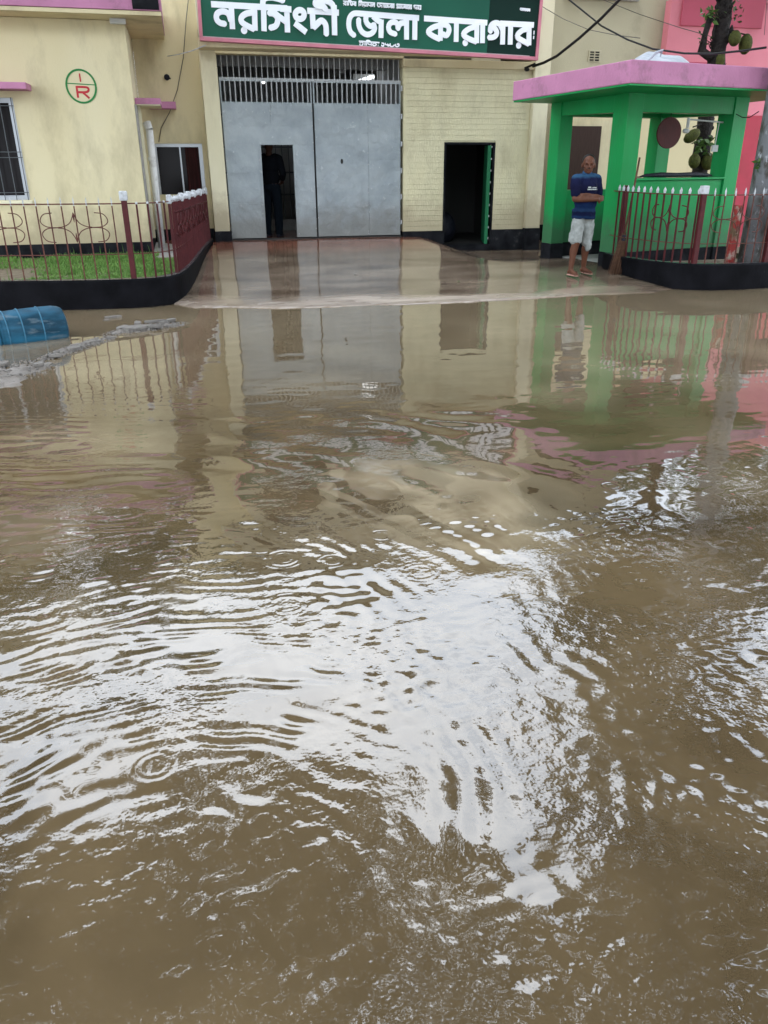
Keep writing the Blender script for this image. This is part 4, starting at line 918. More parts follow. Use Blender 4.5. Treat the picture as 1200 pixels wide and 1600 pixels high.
GL = [([[(0.194, 0.47), (1.301, 0.483)], [(0.48, 0.461), (0.483, 0.173)], [(0.377, 0.233), (0.307, 0.243), (0.262, 0.284), (0.266, 0.345), (0.316, 0.382), (0.386, 0.387), (0.439, 0.355), (0.464, 0.278)], [(0.816, 0.464), (0.812, 0.172)], [(0.813, 0.403), (0.706, 0.384), (0.634, 0.344), (0.613, 0.295), (0.649, 0.249), (0.803, 0.186)], [(0.651, 0.165)], [(0.95, 0.516), (0.945, 0.17)], [(0.942, 0.498), (0.944, 0.55), (0.978, 0.591), (1.07, 0.606), (1.171, 0.595), (1.24, 0.577)], [(1.291, 0.493), (1.293, 0.173)], [(1.027, 0.405), (1.088, 0.403), (1.138, 0.369), (1.151, 0.317), (1.118, 0.248), (1.034, 0.217)], [(1.064, 0.453), (1.143, 0.387), (1.28, 0.306)], [(1.192, 0.472), (1.358, 0.472)], [(1.597, 0.469), (2.073, 0.472)], [(1.549, 0.417), (1.535, 0.382), (1.501, 0.359), (1.459, 0.357), (1.426, 0.376), (1.414, 0.409), (1.428, 0.443), (1.462, 0.466), (1.503, 0.469), (1.536, 0.45), (1.549, 0.417)], [(1.401, 0.3), (1.575, 0.189)], [(1.67, 0.46), (1.681, 0.243)], [(1.681, 0.252), (1.722, 0.287), (1.788, 0.346)], [(1.689, 0.258), (1.755, 0.324), (1.804, 0.354), (1.852, 0.329), (1.875, 0.275), (1.877, 0.172)], [(1.999, 0.565), (2.006, 0.173)], [(1.996, 0.503), (1.977, 0.563), (1.928, 0.598), (1.856, 0.609), (1.768, 0.603), (1.721, 0.585), (1.72, 0.554), (1.759, 0.538), (1.831, 0.535), (1.871, 0.499)]], 0.0395), ([[(2.314, 0.191), (2.252, 0.236), (2.227, 0.327), (2.245, 0.422), (2.304, 0.475), (2.403, 0.483)], [(2.377, 0.482), (3.33, 0.477)], [(2.38, 0.408), (2.385, 0.324), (2.431, 0.246), (2.511, 0.213), (2.594, 0.24), (2.631, 0.304), (2.604, 0.35)], [(2.498, 0.465), (2.491, 0.397), (2.526, 0.343), (2.577, 0.326), (2.625, 0.349)], [(2.731, 0.422), (2.731, 0.179)], [(2.602, 0.459), (2.67, 0.407), (2.731, 0.386)], [(3.129, 0.479), (3.138, 0.178)], [(2.963, 0.241), (2.877, 0.263), (2.846, 0.327), (2.879, 0.386), (2.949, 0.399), (2.988, 0.367), (2.998, 0.313)], [(2.997, 0.336), (3.034, 0.389), (3.131, 0.406)], [(3.262, 0.473), (3.268, 0.181)]], 0.038), ([[(3.411, 0.477), (4.447, 0.478)], [(3.68, 0.471), (3.688, 0.192)], [(3.678, 0.401), (3.558, 0.364), (3.485, 0.304), (3.55, 0.256), (3.682, 0.211)], [(3.683, 0.414), (3.788, 0.403), (3.823, 0.34), (3.784, 0.269), (3.72, 0.287)], [(3.936, 0.475), (3.947, 0.19)], [(4.274, 0.469), (4.288, 0.19)], [(4.272, 0.417), (4.153, 0.38), (4.071, 0.323), (4.068, 0.284), (4.145, 0.244), (4.284, 0.208)], [(4.099, 0.185)], [(4.369, 0.478), (4.384, 0.195)], [(4.661, 0.48), (5.231, 0.491)], [(4.505, 0.357), (4.502, 0.417), (4.532, 0.463), (4.592, 0.483), (4.652, 0.465), (4.702, 0.404)], [(4.518, 0.422), (4.573, 0.407), (4.61, 0.359), (4.6, 0.314), (4.558, 0.285), (4.478, 0.278)], [(4.707, 0.468), (4.721, 0.193)], [(4.835, 0.476), (4.851, 0.198)], [(5.15, 0.477), (5.172, 0.205)], [(5.154, 0.435), (5.046, 0.407), (4.973, 0.35), (4.968, 0.301), (5.029, 0.272), (5.17, 0.222)], [(5.002, 0.196)]], 0.0385), ([[(2.185, 0.626), (2.185, 0.575)], [(2.185, 0.616), (2.146, 0.598), (2.185, 0.578)], [(2.149, 0.578), (2.154, 0.575)], [(2.207, 0.626), (2.207, 0.575)], [(2.223, 0.626), (2.223, 0.576)], [(2.223, 0.626), (2.226, 0.642), (2.253, 0.644), (2.267, 0.632)], [(2.24, 0.611), (2.251, 0.619), (2.259, 0.606), (2.251, 0.596)], [(2.251, 0.596), (2.267, 0.578), (2.281, 0.596)], [(2.281, 0.627), (2.281, 0.576)], [(2.334, 0.627), (2.334, 0.576)], [(2.334, 0.617), (2.295, 0.599), (2.334, 0.579)], [(2.141, 0.626), (2.342, 0.627)], [(2.383, 0.627), (2.384, 0.576)], [(2.383, 0.627), (2.386, 0.643), (2.414, 0.645), (2.428, 0.633)], [(2.439, 0.627), (2.439, 0.576)], [(2.414, 0.587), (2.4, 0.597), (2.414, 0.61), (2.439, 0.597)], [(2.492, 0.628), (2.492, 0.577)], [(2.453, 0.622), (2.467, 0.61), (2.453, 0.597), (2.492, 0.582)], [(2.459, 0.571), (2.464, 0.571)], [(2.514, 0.628), (2.514, 0.577)], [(2.567, 0.628), (2.567, 0.577)], [(2.528, 0.625), (2.528, 0.602), (2.55, 0.592), (2.567, 0.602)], [(2.62, 0.628), (2.62, 0.577)], [(2.595, 0.587), (2.581, 0.597), (2.595, 0.61), (2.62, 0.598)], [(2.375, 0.627), (2.628, 0.628)], [(2.69, 0.582), (2.671, 0.593), (2.668, 0.618), (2.681, 0.629)], [(2.698, 0.624), (2.707, 0.608), (2.732, 0.601), (2.736, 0.577)], [(2.696, 0.582), (2.718, 0.598)], [(2.749, 0.614), (2.76, 0.621), (2.769, 0.608), (2.76, 0.598)], [(2.76, 0.598), (2.778, 0.58), (2.791, 0.598)], [(2.791, 0.629), (2.792, 0.578)], [(2.813, 0.629), (2.814, 0.578)], [(2.851, 0.583), (2.831, 0.593), (2.828, 0.619), (2.841, 0.629)], [(2.895, 0.63), (2.896, 0.578)], [(2.895, 0.619), (2.856, 0.601), (2.896, 0.581)], [(2.918, 0.63), (2.919, 0.578)], [(2.662, 0.629), (2.926, 0.63)], [(3.008, 0.63), (3.01, 0.579)], [(2.966, 0.62), (2.978, 0.604), (2.967, 0.586), (2.992, 0.584), (2.995, 0.615)], [(3.025, 0.63), (3.027, 0.579)], [(3.066, 0.584), (3.046, 0.594), (3.043, 0.62), (3.057, 0.63)], [(3.113, 0.631), (3.115, 0.579)], [(3.083, 0.587), (3.071, 0.605), (3.088, 0.615), (3.095, 0.594), (3.114, 0.615)], [(3.136, 0.631), (3.138, 0.579)], [(3.19, 0.631), (3.192, 0.579)], [(3.191, 0.621), (3.151, 0.602), (3.192, 0.582)], [(3.155, 0.582), (3.161, 0.579)], [(2.96, 0.63), (3.199, 0.631)], [(3.279, 0.631), (3.281, 0.58)], [(3.239, 0.629), (3.24, 0.605), (3.263, 0.595), (3.28, 0.606)], [(3.296, 0.626), (3.306, 0.613), (3.297, 0.6), (3.318, 0.585), (3.338, 0.595)], [(3.336, 0.632), (3.338, 0.58)], [(3.233, 0.631), (3.345, 0.632)]], 0.0075), ([[(2.393, 0.113), (2.412, 0.1), (2.397, 0.091)], [(2.416, 0.113), (2.446, 0.1)], [(2.45, 0.117), (2.45, 0.078)], [(2.397, 0.078), (2.416, 0.056), (2.45, 0.078)], [(2.481, 0.117), (2.481, 0.068)], [(2.504, 0.117), (2.504, 0.067)], [(2.504, 0.117), (2.507, 0.132), (2.546, 0.134), (2.565, 0.121)], [(2.58, 0.116), (2.581, 0.067)], [(2.527, 0.114), (2.527, 0.092), (2.558, 0.082), (2.581, 0.092)], [(2.611, 0.101), (2.638, 0.104), (2.658, 0.086), (2.631, 0.069), (2.6, 0.079), (2.604, 0.094)], [(2.685, 0.106), (2.692, 0.106)], [(2.685, 0.076), (2.693, 0.076)], [(2.385, 0.118), (2.708, 0.115)]], 0.0085), ([[(2.743, 0.112), (2.774, 0.108), (2.778, 0.077), (2.751, 0.074), (2.743, 0.086)], [(2.801, 0.113), (2.801, 0.095), (2.832, 0.09), (2.848, 0.077), (2.864, 0.086), (2.832, 0.104)], [(2.879, 0.113), (2.883, 0.077), (2.926, 0.077), (2.942, 0.095)], [(2.988, 0.105), (3.012, 0.114), (3.02, 0.091), (2.989, 0.075), (2.957, 0.091), (2.965, 0.104)]], 0.0085), ([[(5.015, 0.704), (5.017, 0.673)], [(4.984, 0.703), (4.985, 0.689), (5.003, 0.682), (5.016, 0.688)], [(5.057, 0.703), (5.06, 0.672)], [(5.039, 0.678), (5.027, 0.685), (5.038, 0.692), (5.058, 0.684)], [(5.07, 0.699), (5.078, 0.69), (5.098, 0.685), (5.102, 0.671)], [(5.07, 0.675), (5.087, 0.684)], [(5.141, 0.701), (5.144, 0.67)], [(5.124, 0.677), (5.112, 0.683), (5.122, 0.691), (5.143, 0.683)], [(4.979, 0.704), (5.148, 0.701)]], 0.0075), ([[(5.248, 0.413), (5.248, 0.36)], [(5.25, 0.343), (5.249, 0.298)]], 0.009)]
def PS(u, v): return sA+sU*u+sV*v+Vector((0, .010, 0))
for word, wd in GL:
    m = MB(); strokes(m, [smooth_line(l, 5) if len(l) > 3 else l for l in word], wd, PS, (0, -1, 0), .004)
    m.build('lettering', 'letter', sg)

# ------------------------------------------------------------------ kiosk (green guard post)
KT = Matrix.Translation((5.95, 10.93, 0)) @ Matrix.Rotation(R(12), 4, 'Z')
kz = 2.41
ks = thing('guard_kiosk', 'bright green guard kiosk with flat mauve roof and open window', 'kiosk', (6.9, 11.6, .08))
def KB(name, m, x0, x1, y0, y1, z0, z1, bevel=.006, par=None): return B(name, m, par or ks, x0, x1, y0, y1, z0, z1, bevel, KT)
bt = .33
for (x0, x1, y0, y1) in ((0, .27, 0, .30), (0, .24, 1.50, 1.75), (1.98, 2.25, 0, .30), (1.98, 2.25, 1.50, 1.75)):
    KB('pillar', 'green', x0, x1, y0, y1, bt, kz); KB('pillar_foot', 'black_base', x0-.006, x1+.006, y0-.006, y1+.006, -.05, bt-.002)
KB('parapet_wall', 'green', .272, 1.978, .03, .15, bt, 1.30); KB('parapet_foot', 'black_base', .278, 1.972, .022, .15, 0, bt-.002)
KB('parapet_wall', 'green', 0.242, 1.978, 1.60, 1.72, bt, 1.12); KB('parapet_foot', 'black_base', 0.248, 1.972, 1.592, 1.72, 0, bt-.002)
KB('parapet_wall', 'green', 2.10, 2.22, .302, 1.498, bt, 1.25)
KB('beam', 'green', .272, 1.978, .02, .27, 2.17, kz); KB('beam', 'green', .242, 1.978, 1.52, 1.73, 2.17, kz)
KB('beam', 'green', .02, .22, .302, 1.498, 2.17, kz); KB('beam', 'green', 2.0, 2.22, .302, 1.498, 2.17, kz)
KB('floor_slab', 'concrete_ledge', .28, 1.97, .16, 1.59, .0, .12)
KT2 = KT @ Matrix.Translation((0, 0, 0))
RT = MB(KT); ovl, ovr, ovf, ovb = -.70, 2.95, -.80, 1.77; sl = -.07
def rz(y): return kz+.012+sl*(y-ovf)/(ovb-ovf)
v = []
for z_ in (0, .27):
    for (x, y) in ((ovl, ovf), (ovr, ovf), (ovr, ovb), (ovl, ovb)): v.append((x, y, rz(y)+z_+(.015 if z_ == 0 else 0)))
RT.add(v, [(3, 2, 1, 0), (4, 5, 6, 7), (0, 1, 5, 4), (1, 2, 6, 5), (2, 3, 7, 6), (3, 0, 4, 7)]); 
roofk = RT.build('roof', 'mauve', ks, bevel=.012)
v = []
for z_ in (-.006, .0146):
    for (x, y) in ((ovl+.015, ovf+.015), (ovr-.015, ovf+.015), (ovr-.015, ovb-.015), (ovl+.015, ovb-.015)): v.append((x, y, rz(y)+z_))
MB(KT).add(v, [(3, 2, 1, 0), (4, 5, 6, 7), (0, 1, 5, 4), (1, 2, 6, 5), (2, 3, 7, 6), (3, 0, 4, 7)]).build('soffit', 'green', roofk)
KB('sill', 'green', .26, 2.0, -.01, .17, 1.302, 1.33)
# things in and on the kiosk
def KP(x, y, z): return KT @ Vector((x, y, z))
d = thing('hanging_disc', 'round maroon metal disc hanging in the kiosk window', 'disc', KP(.78, .2, 1.95))
c = KP(.93, .16, 1.92); n_ = 36; m = MB(); nr = KT.to_3x3() @ Vector((.0, 1, 0)); ur = KT.to_3x3() @ Vector((1, 0, 0))
v = [c+ur*.225*math.cos(2*math.pi*k/n_)+Vector((0, 0, 1))*.205*math.sin(2*math.pi*k/n_)-nr*.012 for k in range(n_)]+[c+ur*.225*math.cos(2*math.pi*k/n_)+Vector((0, 0, 1))*.205*math.sin(2*math.pi*k/n_)+nr*.012 for k in range(n_)]
m.add(v, [tuple(range(n_)), tuple(range(2*n_-1, n_-1, -1))]+[(k, n_+k, n_+(k+1) % n_, (k+1) % n_) for k in range(n_)]); m.build('plate', 'disc', d, bevel=.005)
MB().tube([c+Vector((0, 0, .2)), c+Vector((0, 0, .26))], .006, 5).build('hook', 'cable', d)
lb = thing('bracket_lamp', 'white wall lamp on a pipe bracket with hanging switch box in kiosk window', 'lamp', KP(1.5, .2, 2.0))
MB().tube([KP(1.25, .16, 2.10), KP(1.95, .16, 2.07)], .012, 6).build('pipe', 'lampwhite', lb)
MB().tube([KP(1.27, .16, 2.12), KP(1.27, .16, 1.99)], .022, 8).build('holder', 'lampwhite', lb)
MB().ball(KP(1.25, .16, 1.95), (.05, .05, .035)).build('bulb', 'lampwhite', lb, smooth=True)
MB().tube([KP(1.88, .16, 2.08), KP(1.86, .16, 1.76)], .007, 5).build('cord', 'lampwhite', lb)
MB().box(-.045, .045, -.02, .02, -.045, .045, Matrix.Translation(KP(1.86, .16, 1.72))).build('switch_box', 'lampwhite', lb)
lw = thing('ceiling_dome', 'white dome lamp under the kiosk ceiling beside the near pillar', 'lamp', KP(.5, .7, 2.1))
MB().ball(KP(.52, .6, 2.12), (.13, .13, .05)).build('shade', 'lampwhite', lw, smooth=True)
it = thing('folded_umbrella', 'black folded umbrella lying along the kiosk window sill', 'umbrella', KP(1, .08, 1.34))
MB().tube([KP(.40, .08, 1.345), KP(.5, .07, 1.365), KP(.8, .08, 1.37), KP(1.1, .08, 1.365), KP(1.45, .06, 1.37), KP(1.7, .08, 1.36), KP(1.8, .08, 1.35)], [.008, .02, .034, .03, .034, .028, .01], 8).build('canopy', 'black_item', it, smooth=True)
MB().tube([KP(.30, .08, 1.345), KP(.44, .08, 1.345)], .009, 6).build('handle', 'cable', it)
# plastic sheet heap on the roof and a twisted strip
def heap(c, a, b, h, seed, n=34, mm=16):
    rr = random.Random(seed); v = []; f = []
    for j in range(mm+1):
        t = j/mm
        for i in range(n):
            th = 2*math.pi*i/n; rad = t*(1+.12*math.sin(2*th+seed)+.1*math.sin(5*th))
            x = a*rad*math.cos(th); y = b*rad*math.sin(th)
            z = h*(1-t**2.2)*(1+.18*math.sin(7*x+2)*math.sin(9*y))+.006*math.sin(31*x)*math.sin(27*y)
            v.append(KT @ Vector((c[0]+x, c[1]+y, c[2]+z)))
    for j in range(mm):
        for i in range(n): a0 = j*n+i; b0 = j*n+(i+1) % n; f.append((a0, b0, b0+n, a0+n))
    return MB().add(v, f)
tag(heap((.95, .6, kz+.24), .60, .5, .30, 4).build('plastic_sheet', 'tarp', smooth=True), 'pale plastic sheet heaped on the mauve kiosk roof', 'sheet')
tag(MB().tube([KP(.20, .2, kz+.27), KP(.34, .2, kz+.36), KP(.44, .2, kz+.40), KP(.56, .2, kz+.50), KP(.66, .2, kz+.53), KP(.64, .2, kz+.45)], [.012, .02, .014, .02, .025, .006], 6).build('tie_strip', 'tarp'), 'twisted pale strip sticking up from the left end of the sheet on the roof', 'strip')

# broom
br = thing('broom', 'long handled twig broom leaning upright against the kiosk front', 'broom', (5.82, 10.5, .06))
b0_ = Vector((5.80, 10.50, .07)); b1_ = Vector((6.16, 10.84, 1.60)); 
MB().tube([b0_+(b1_-b0_)*.28, b0_+(b1_-b0_)*.6+Vector((.012, 0, 0)), b1_], [.019, .016, .013], 8).build('handle', 'broom_wood', br, smooth=True)
m = MB(); rr = random.Random(8); top = b0_+(b1_-b0_)*.36
for i in range(110):
    a = rr.uniform(0, 6.28); r_ = rr.uniform(0, 1)**.6
    e = b0_+Vector((math.cos(a)*.13*r_+.0, math.sin(a)*.07*r_, rr.uniform(-.005, .05)))
    t_ = top+Vector((math.cos(a)*.026*r_, math.sin(a)*.026*r_, rr.uniform(-.05, .02)))
    m.tube([t_, (t_+e)/2+Vector((math.cos(a)*.015, 0, 0)), e], [.005, .004, .0018], 4, caps=False)
stuff(m.build('twigs', 'broom_twig', br))
for k in (.33, .30): MB().tube([b0_+(b1_-b0_)*k, b0_+(b1_-b0_)*(k+.02)], .036, 10).build('binding', 'black_item', br)
# dark red post stub beside the broom
sp = MB().cbox(5.93, 5.98, 10.72, 10.77, .1, 1.25, .004).build('red_post', 'maroon'); tag(sp, 'short maroon post between the broom and the kiosk pillar', 'post')
# black shoe
sh = MB(); sh.ball((6.0-.02, 11.35-.30, .12), (.13, .055, .045), 14, 8, Matrix.Rotation(.5, 3, 'Z')); sh.ball((6.03, 11.08, .16), (.05, .045, .055), 12, 8)
tag(sh.build('shoe', 'black_item', smooth=True), 'black shoe on the wet floor in the kiosk doorway', 'shoe')

# ------------------------------------------------------------------ right planter wall and fence
RK = arc_pts([(5.84, 11.0), (5.86, 10.5), (6.0, 10.0), (6.22, 9.66), (6.55, 9.47), (7.1, 9.42), (7.9, 9.52), (9.5, 9.9), (14, 11)])
kr = thing('planter_wall', 'low black painted kerb wall curving in front of the green kiosk', 'kerb wall', (6.5, 9.6, 0))
wall_path(RK, .14, -.25, lambda x, y: .335, 'kerb', kr, 1)
poly = offset_path(RK, .1)
struct(MB().prism(poly+[(14, 14), (8.6, 12.2), (8.4, 10.95), (6.1, 10.88)], -.2, .20).build('kiosk_side_soil', 'soil'))
fr_ = thing('iron_fence', 'maroon iron fence with white spear tips in front of the green kiosk', 'fence', (6.4, 9.7, .33))
rf = resample(offset_path(RK, .07), .04); Lr = plen(rf)
s = .12; sp_post = None
def s_x(path, x):
    s = 0
    for i in range(len(path)-1):
        if path[i+1][0] > x: return s
        s += (Vector(path[i+1])-Vector(path[i])).length
    return s
sP = s_x(rf, 6.42)
nb = 13
for i in range(nb):
    p, _ = along(rf, sP-.06-i*(sP-.1)/nb); fence_bar(fr_, p, .33, .93, w=.018, d=.018, m='maroon', tipw=1.05, tiph=.08)
square_post(fr_, along(rf, sP)[0], .33, .95, .065)
for i in range(1, 9):
    if i*.135 < .95:
        p, _ = along(rf, sP+i*.135); fence_bar(fr_, p, .33, .93, w=.012, d=.012, m='iron_brown', tipw=.9, tiph=.10)
sQ = sP+1.03
square_post(fr_, along(rf, sQ)[0], .33, .96, .07)
for i in range(1, 24):
    p, _ = along(rf, sQ+i*.11); fence_bar(fr_, p, .33, .93, w=.02, d=.02, m='maroon', tipw=1.05, tiph=.08)
rail(fr_, rf, lambda x, y: 1.17, .014); rail(fr_, rf, lambda x, y: .58, .011)
p1, d1 = along(rf, sQ+.05); p2, d2 = along(rf, sQ+1.4)
m = MB(); q0 = Vector((p1.x, p1.y+.02, .68)); q1 = Vector((p2.x, p2.y+.02, .68))
m.bar(q0+Vector((0, 0, .24)), q1+Vector((0, 0, .24)), .02, .46, (0, 1, 0)); m.build('sheet_panel', 'maroon', fr_)
for cs, hw, mm_, rw in ((sP-.42, .26, 'maroon', .007), (sP+.50, .36, 'iron_brown', .006)):
    p, dr = along(rf, cs)
    def P(u, v, p=p, dr=dr, cs=cs, hw=hw):
        pp_, _ = along(rf, cs+u*hw); return Vector((pp_.x, pp_.y-.015, .88+v*.16))
    scroll(fr_, P, rw, mm_)

# concrete pole
pl = thing('utility_pole', 'mottled grey concrete utility pole at the right edge of the photo', 'pole', (7.74, 10.25, .2))
MB().tube([(7.80, 10.3, .1), (7.80, 10.3, 3), (7.80, 10.3, 8)], [.175, .16, .13], 20).build('shaft', 'pole', pl, smooth=True)
tag(MB().cbox(7.38, 7.50, 10.22, 10.32, .15, 1.0, .012).build('post_stub', 'flaky'), 'flaking red and white post stub beside the concrete pole', 'post')

# ------------------------------------------------------------------ jackfruit tree
TX, TY = 9.0, 13.7
jt = thing('jackfruit_tree', 'dark trunked jackfruit tree with fruit on its trunk behind the kiosk', 'tree', (TX, TY, 0))
rr = random.Random(4); pts = []; rad = []
for i in range(40):
    z = i*.16; pts.append(Vector((TX+.03*math.sin(z*2.1)+.012*rr.uniform(-1, 1), TY+.02*math.sin(z*1.7), z))); rad.append(.13+.012*math.sin(z*9)+rr.uniform(-.012, .016)+.05*math.exp(-z*2))
tm = MB().tube(pts, rad, 12)
for k in range(90):
    z = rr.uniform(1.2, 4.4); a = rr.uniform(0, 6.28); c = Vector((TX+.03*math.sin(z*2.1)+.13*math.cos(a), TY+.13*math.sin(a), z)); tm.ball(c, (rr.uniform(.015, .04),)*3, 6, 4)
trunk = tm.build('trunk', 'bark', jt, smooth=True)
for pts_, rad_ in (([(TX, TY, 3.12), (TX-.18, TY-.05, 3.15), (TX-.32, TY-.05, 3.22), (TX-.30, TY-.05, 3.45), (TX-.24, TY-.05, 3.72)], [.08, .07, .075, .045, .055]),
                   ([(TX-.05, TY, 3.2), (TX-.16, TY-.06, 3.5), (TX-.13, TY-.06, 3.7)], [.03, .02, .01]),
                   ([(TX, TY, 3.95), (TX-.2, TY-.02, 4.02), (TX-.26, TY, 4.1)], [.06, .045, .03]),
                   ([(TX+.05, TY, 3.3), (TX+.2, TY-.03, 3.5), (TX+.22, TY, 3.62)], [.09, .06, .01]),
                   ([(TX, TY, 4.6), (TX-1.2, TY-.6, 5.8), (TX-2.2, TY-1.0, 6.6)], [.11, .07, .03]), ([(TX, TY, 5.2), (TX+1.2, TY+.3, 6.2), (TX+2.2, TY+.2, 7.0)], [.1, .07, .03]), ([(TX, TY, 5.6), (TX-.2, TY+1, 6.8), (TX-.3, TY+1.6, 7.6)], [.1, .07, .03])):
    MB().tube(pts_, rad_, 8).build('branch', 'bark', jt, smooth=True)
def fruit(x, y, z, a, b, rot=0):
    a *= .9; b *= .9; m = MB(); m.ball((x, y, z), (a, a, b), 26, 18, Matrix.Rotation(rot, 3, 'Y'))
    for i, v_ in enumerate(m.v): m.v[i] = v_+(v_-Vector((x, y, z))).normalized()*(.007 if (i+i//26) % 2 else -.005)
    f = m.build('jackfruit', 'jack', jt, smooth=True)
    MB().tube([(x, y, z+b*.9), (x+(TX-x)*.5, y+(TY-y)*.4, z+b*1.2), (x+(TX-x)*.8, y+(TY-y)*.8, z+b*1.25)], .012, 6).build('stalk', 'bark', f)
fruit(TX+.16, TY-.22, 3.40, .105, .125); fruit(TX+.43, TY-.15, 3.33, .115, .165); fruit(TX-.03, TY-.19, 3.08, .075, .135)
fruit(TX-.36, TY-.17, 1.93, .10, .17, 1.0); fruit(TX-.26, TY-.2, 1.53, .105, .13); fruit(TX+.0, TY-.22, 1.52, .115, .15)
def leaf_cluster(parent, c, n, r, size, m='leaf', seed=0, name='leaves'):
    rr = random.Random(seed); v = []; f = []
    for i in range(n):
        p = Vector(c)+Vector((rr.gauss(0, r), rr.gauss(0, r*.6), rr.gauss(0, r)))
        d = Vector((rr.gauss(0, 1), rr.gauss(0, 1), rr.gauss(0, .7))).normalized(); s_ = d.cross(Vector((rr.gauss(0, 1), rr.gauss(0, 1), rr.gauss(0, 1)))).normalized()
        L_ = size*rr.uniform(.7, 1.2); w_ = L_*.28; b = len(v)
        v += [p, p+d*L_*.4+s_*w_, p+d*L_, p+d*L_*.4-s_*w_]; f.append((b, b+1, b+2, b+3))
    return MB().add(v, f).build(name, m, parent)
stuff(leaf_cluster(jt, (TX-.30, TY-.06, 3.75), 34, .07, .11, 'leaf', 1)); stuff(leaf_cluster(jt, (TX-.32, TY-.06, 3.42), 14, .06, .08, 'leaf_dark', 2))
stuff(leaf_cluster(jt, (TX-.12, TY-.18, 1.80), 34, .085, .12, 'leaf', 3))
stuff(leaf_cluster(jt, (TX+.10, TY-.1, 3.75), 26, .10, .09, 'leaf_dark', 21)); stuff(leaf_cluster(jt, (TX+.05, TY-.14, 1.72), 30, .11, .11, 'leaf_dark', 22))
rr = random.Random(33)
for k in range(16):
    z = rr.uniform(2.9, 4.4); a = rr.uniform(2.2, 5.4); p = Vector((TX+.12*math.cos(a), TY+.12*math.sin(a), z)); q = p+Vector((math.cos(a)*rr.uniform(.08, .2), -.03, rr.uniform(.03, .16)))
    MB().tube([p, (p+q)/2+Vector((0, 0, -.01)), q], [.012, .008, .003], 5).build('twig', 'bark', jt)
tag(stuff(leaf_cluster(None, (7.60, 10.22, 1.52), 9, .03, .08, 'leaf', 6, 'sprig')), 'little green sprig growing beside the concrete pole', 'plant')

def crown(parent, blobs, n, size, m='leaf_dark', seed=0, fill=.75, name='crown', clump=.5, keep=None, wf=.3):
    """leaf-sized faces in clumps spread through ellipsoids"""
    r = np.random.default_rng(seed); tot = sum(b[1][0]*b[1][1]*b[1][2] for b in blobs); V = []
    for c, rad in blobs:
        k = max(6, int(n*(rad[0]*rad[1]*rad[2])/tot)); nc = max(3, k//60)
        d = r.normal(size=(nc, 3)); d /= np.linalg.norm(d, axis=1)[:, None]; rr_ = r.uniform(0, 1, nc)**(1/3)*.95
        cc = np.array(c)+d*rr_[:, None]*np.array(rad)
        idx = r.integers(0, nc, k); p = cc[idx]+r.normal(size=(k, 3))*clump*np.array([1, 1, .6])*r.uniform(.4, 1, (k, 1)); V.append(p)
    P = np.concatenate(V)
    if keep is not None: P = P[keep(P)]
    k = len(P); d = r.normal(size=(k, 3)); d[:, 2] *= .6; d /= np.linalg.norm(d, axis=1)[:, None]
    e = np.cross(d, r.normal(size=(k, 3))); e /= np.linalg.norm(e, axis=1)[:, None]
    L_ = size*r.uniform(.6, 1.25, (k, 1)); base = np.array(worldloc(parent)) if parent else np.zeros(3)
    q = np.stack([P, P+d*L_*.45+e*L_*wf, P+d*L_, P+d*L_*.45-e*L_*wf], 1).reshape(-1, 3)-base
    me = bpy.data.meshes.new(name); me.vertices.add(len(q)); me.vertices.foreach_set('co', q.astype('f').ravel())
    me.loops.add(len(q)); me.loops.foreach_set('vertex_index', np.arange(len(q), dtype='i')); me.polygons.add(k)
    me.polygons.foreach_set('loop_start', (np.arange(k)*4).astype('i')); me.polygons.foreach_set('loop_total', np.full(k, 4, 'i')); me.update(calc_edges=True)
    me.materials.append(M[m]); o = link(bpy.data.objects.new(name, me)); o.parent = parent; return o
crown(jt, [((TX-.6, TY-.8, 6.9), (2.0, 1.6, 1.4)), ((TX+1.8, TY-.6, 6.6), (1.8, 1.6, 1.5)), ((TX+.4, TY+.6, 8.0), (1.8, 1.6, 1.3)), ((TX+3.2, TY-.2, 6.0), (1.4, 1.5, 1.3))], 9000, .24, 'leaf_dark', 31, clump=.42)

# ------------------------------------------------------------------ trees seen only in the water, and unseen ones added to block sky light
def tree(name, label, x, y, h, tr, blobs, n, size, seed, group='trees standing round the flooded yard', keep=None, limbs=(), clump=.6):
    t = thing(name, label, 'tree', (x, y, -.2), group)
    MB().tube([(x, y, -.2), (x+.1, y, h*.4), (x-.05, y+.1, h*.75), (x, y, h)], [tr, tr*.8, tr*.6, tr*.3], 12).build('trunk', 'bark', t, smooth=True)
    for a, b in limbs:
        a = Vector(a); b = Vector(b); MB().tube([a, (a+b)/2+Vector((0, 0, .35)), b], [tr*.5, tr*.3, tr*.1], 8).build('limb', 'bark', t, smooth=True)
    crown(t, blobs, n, size, 'leaf_dark', seed, clump=clump, keep=keep); return t

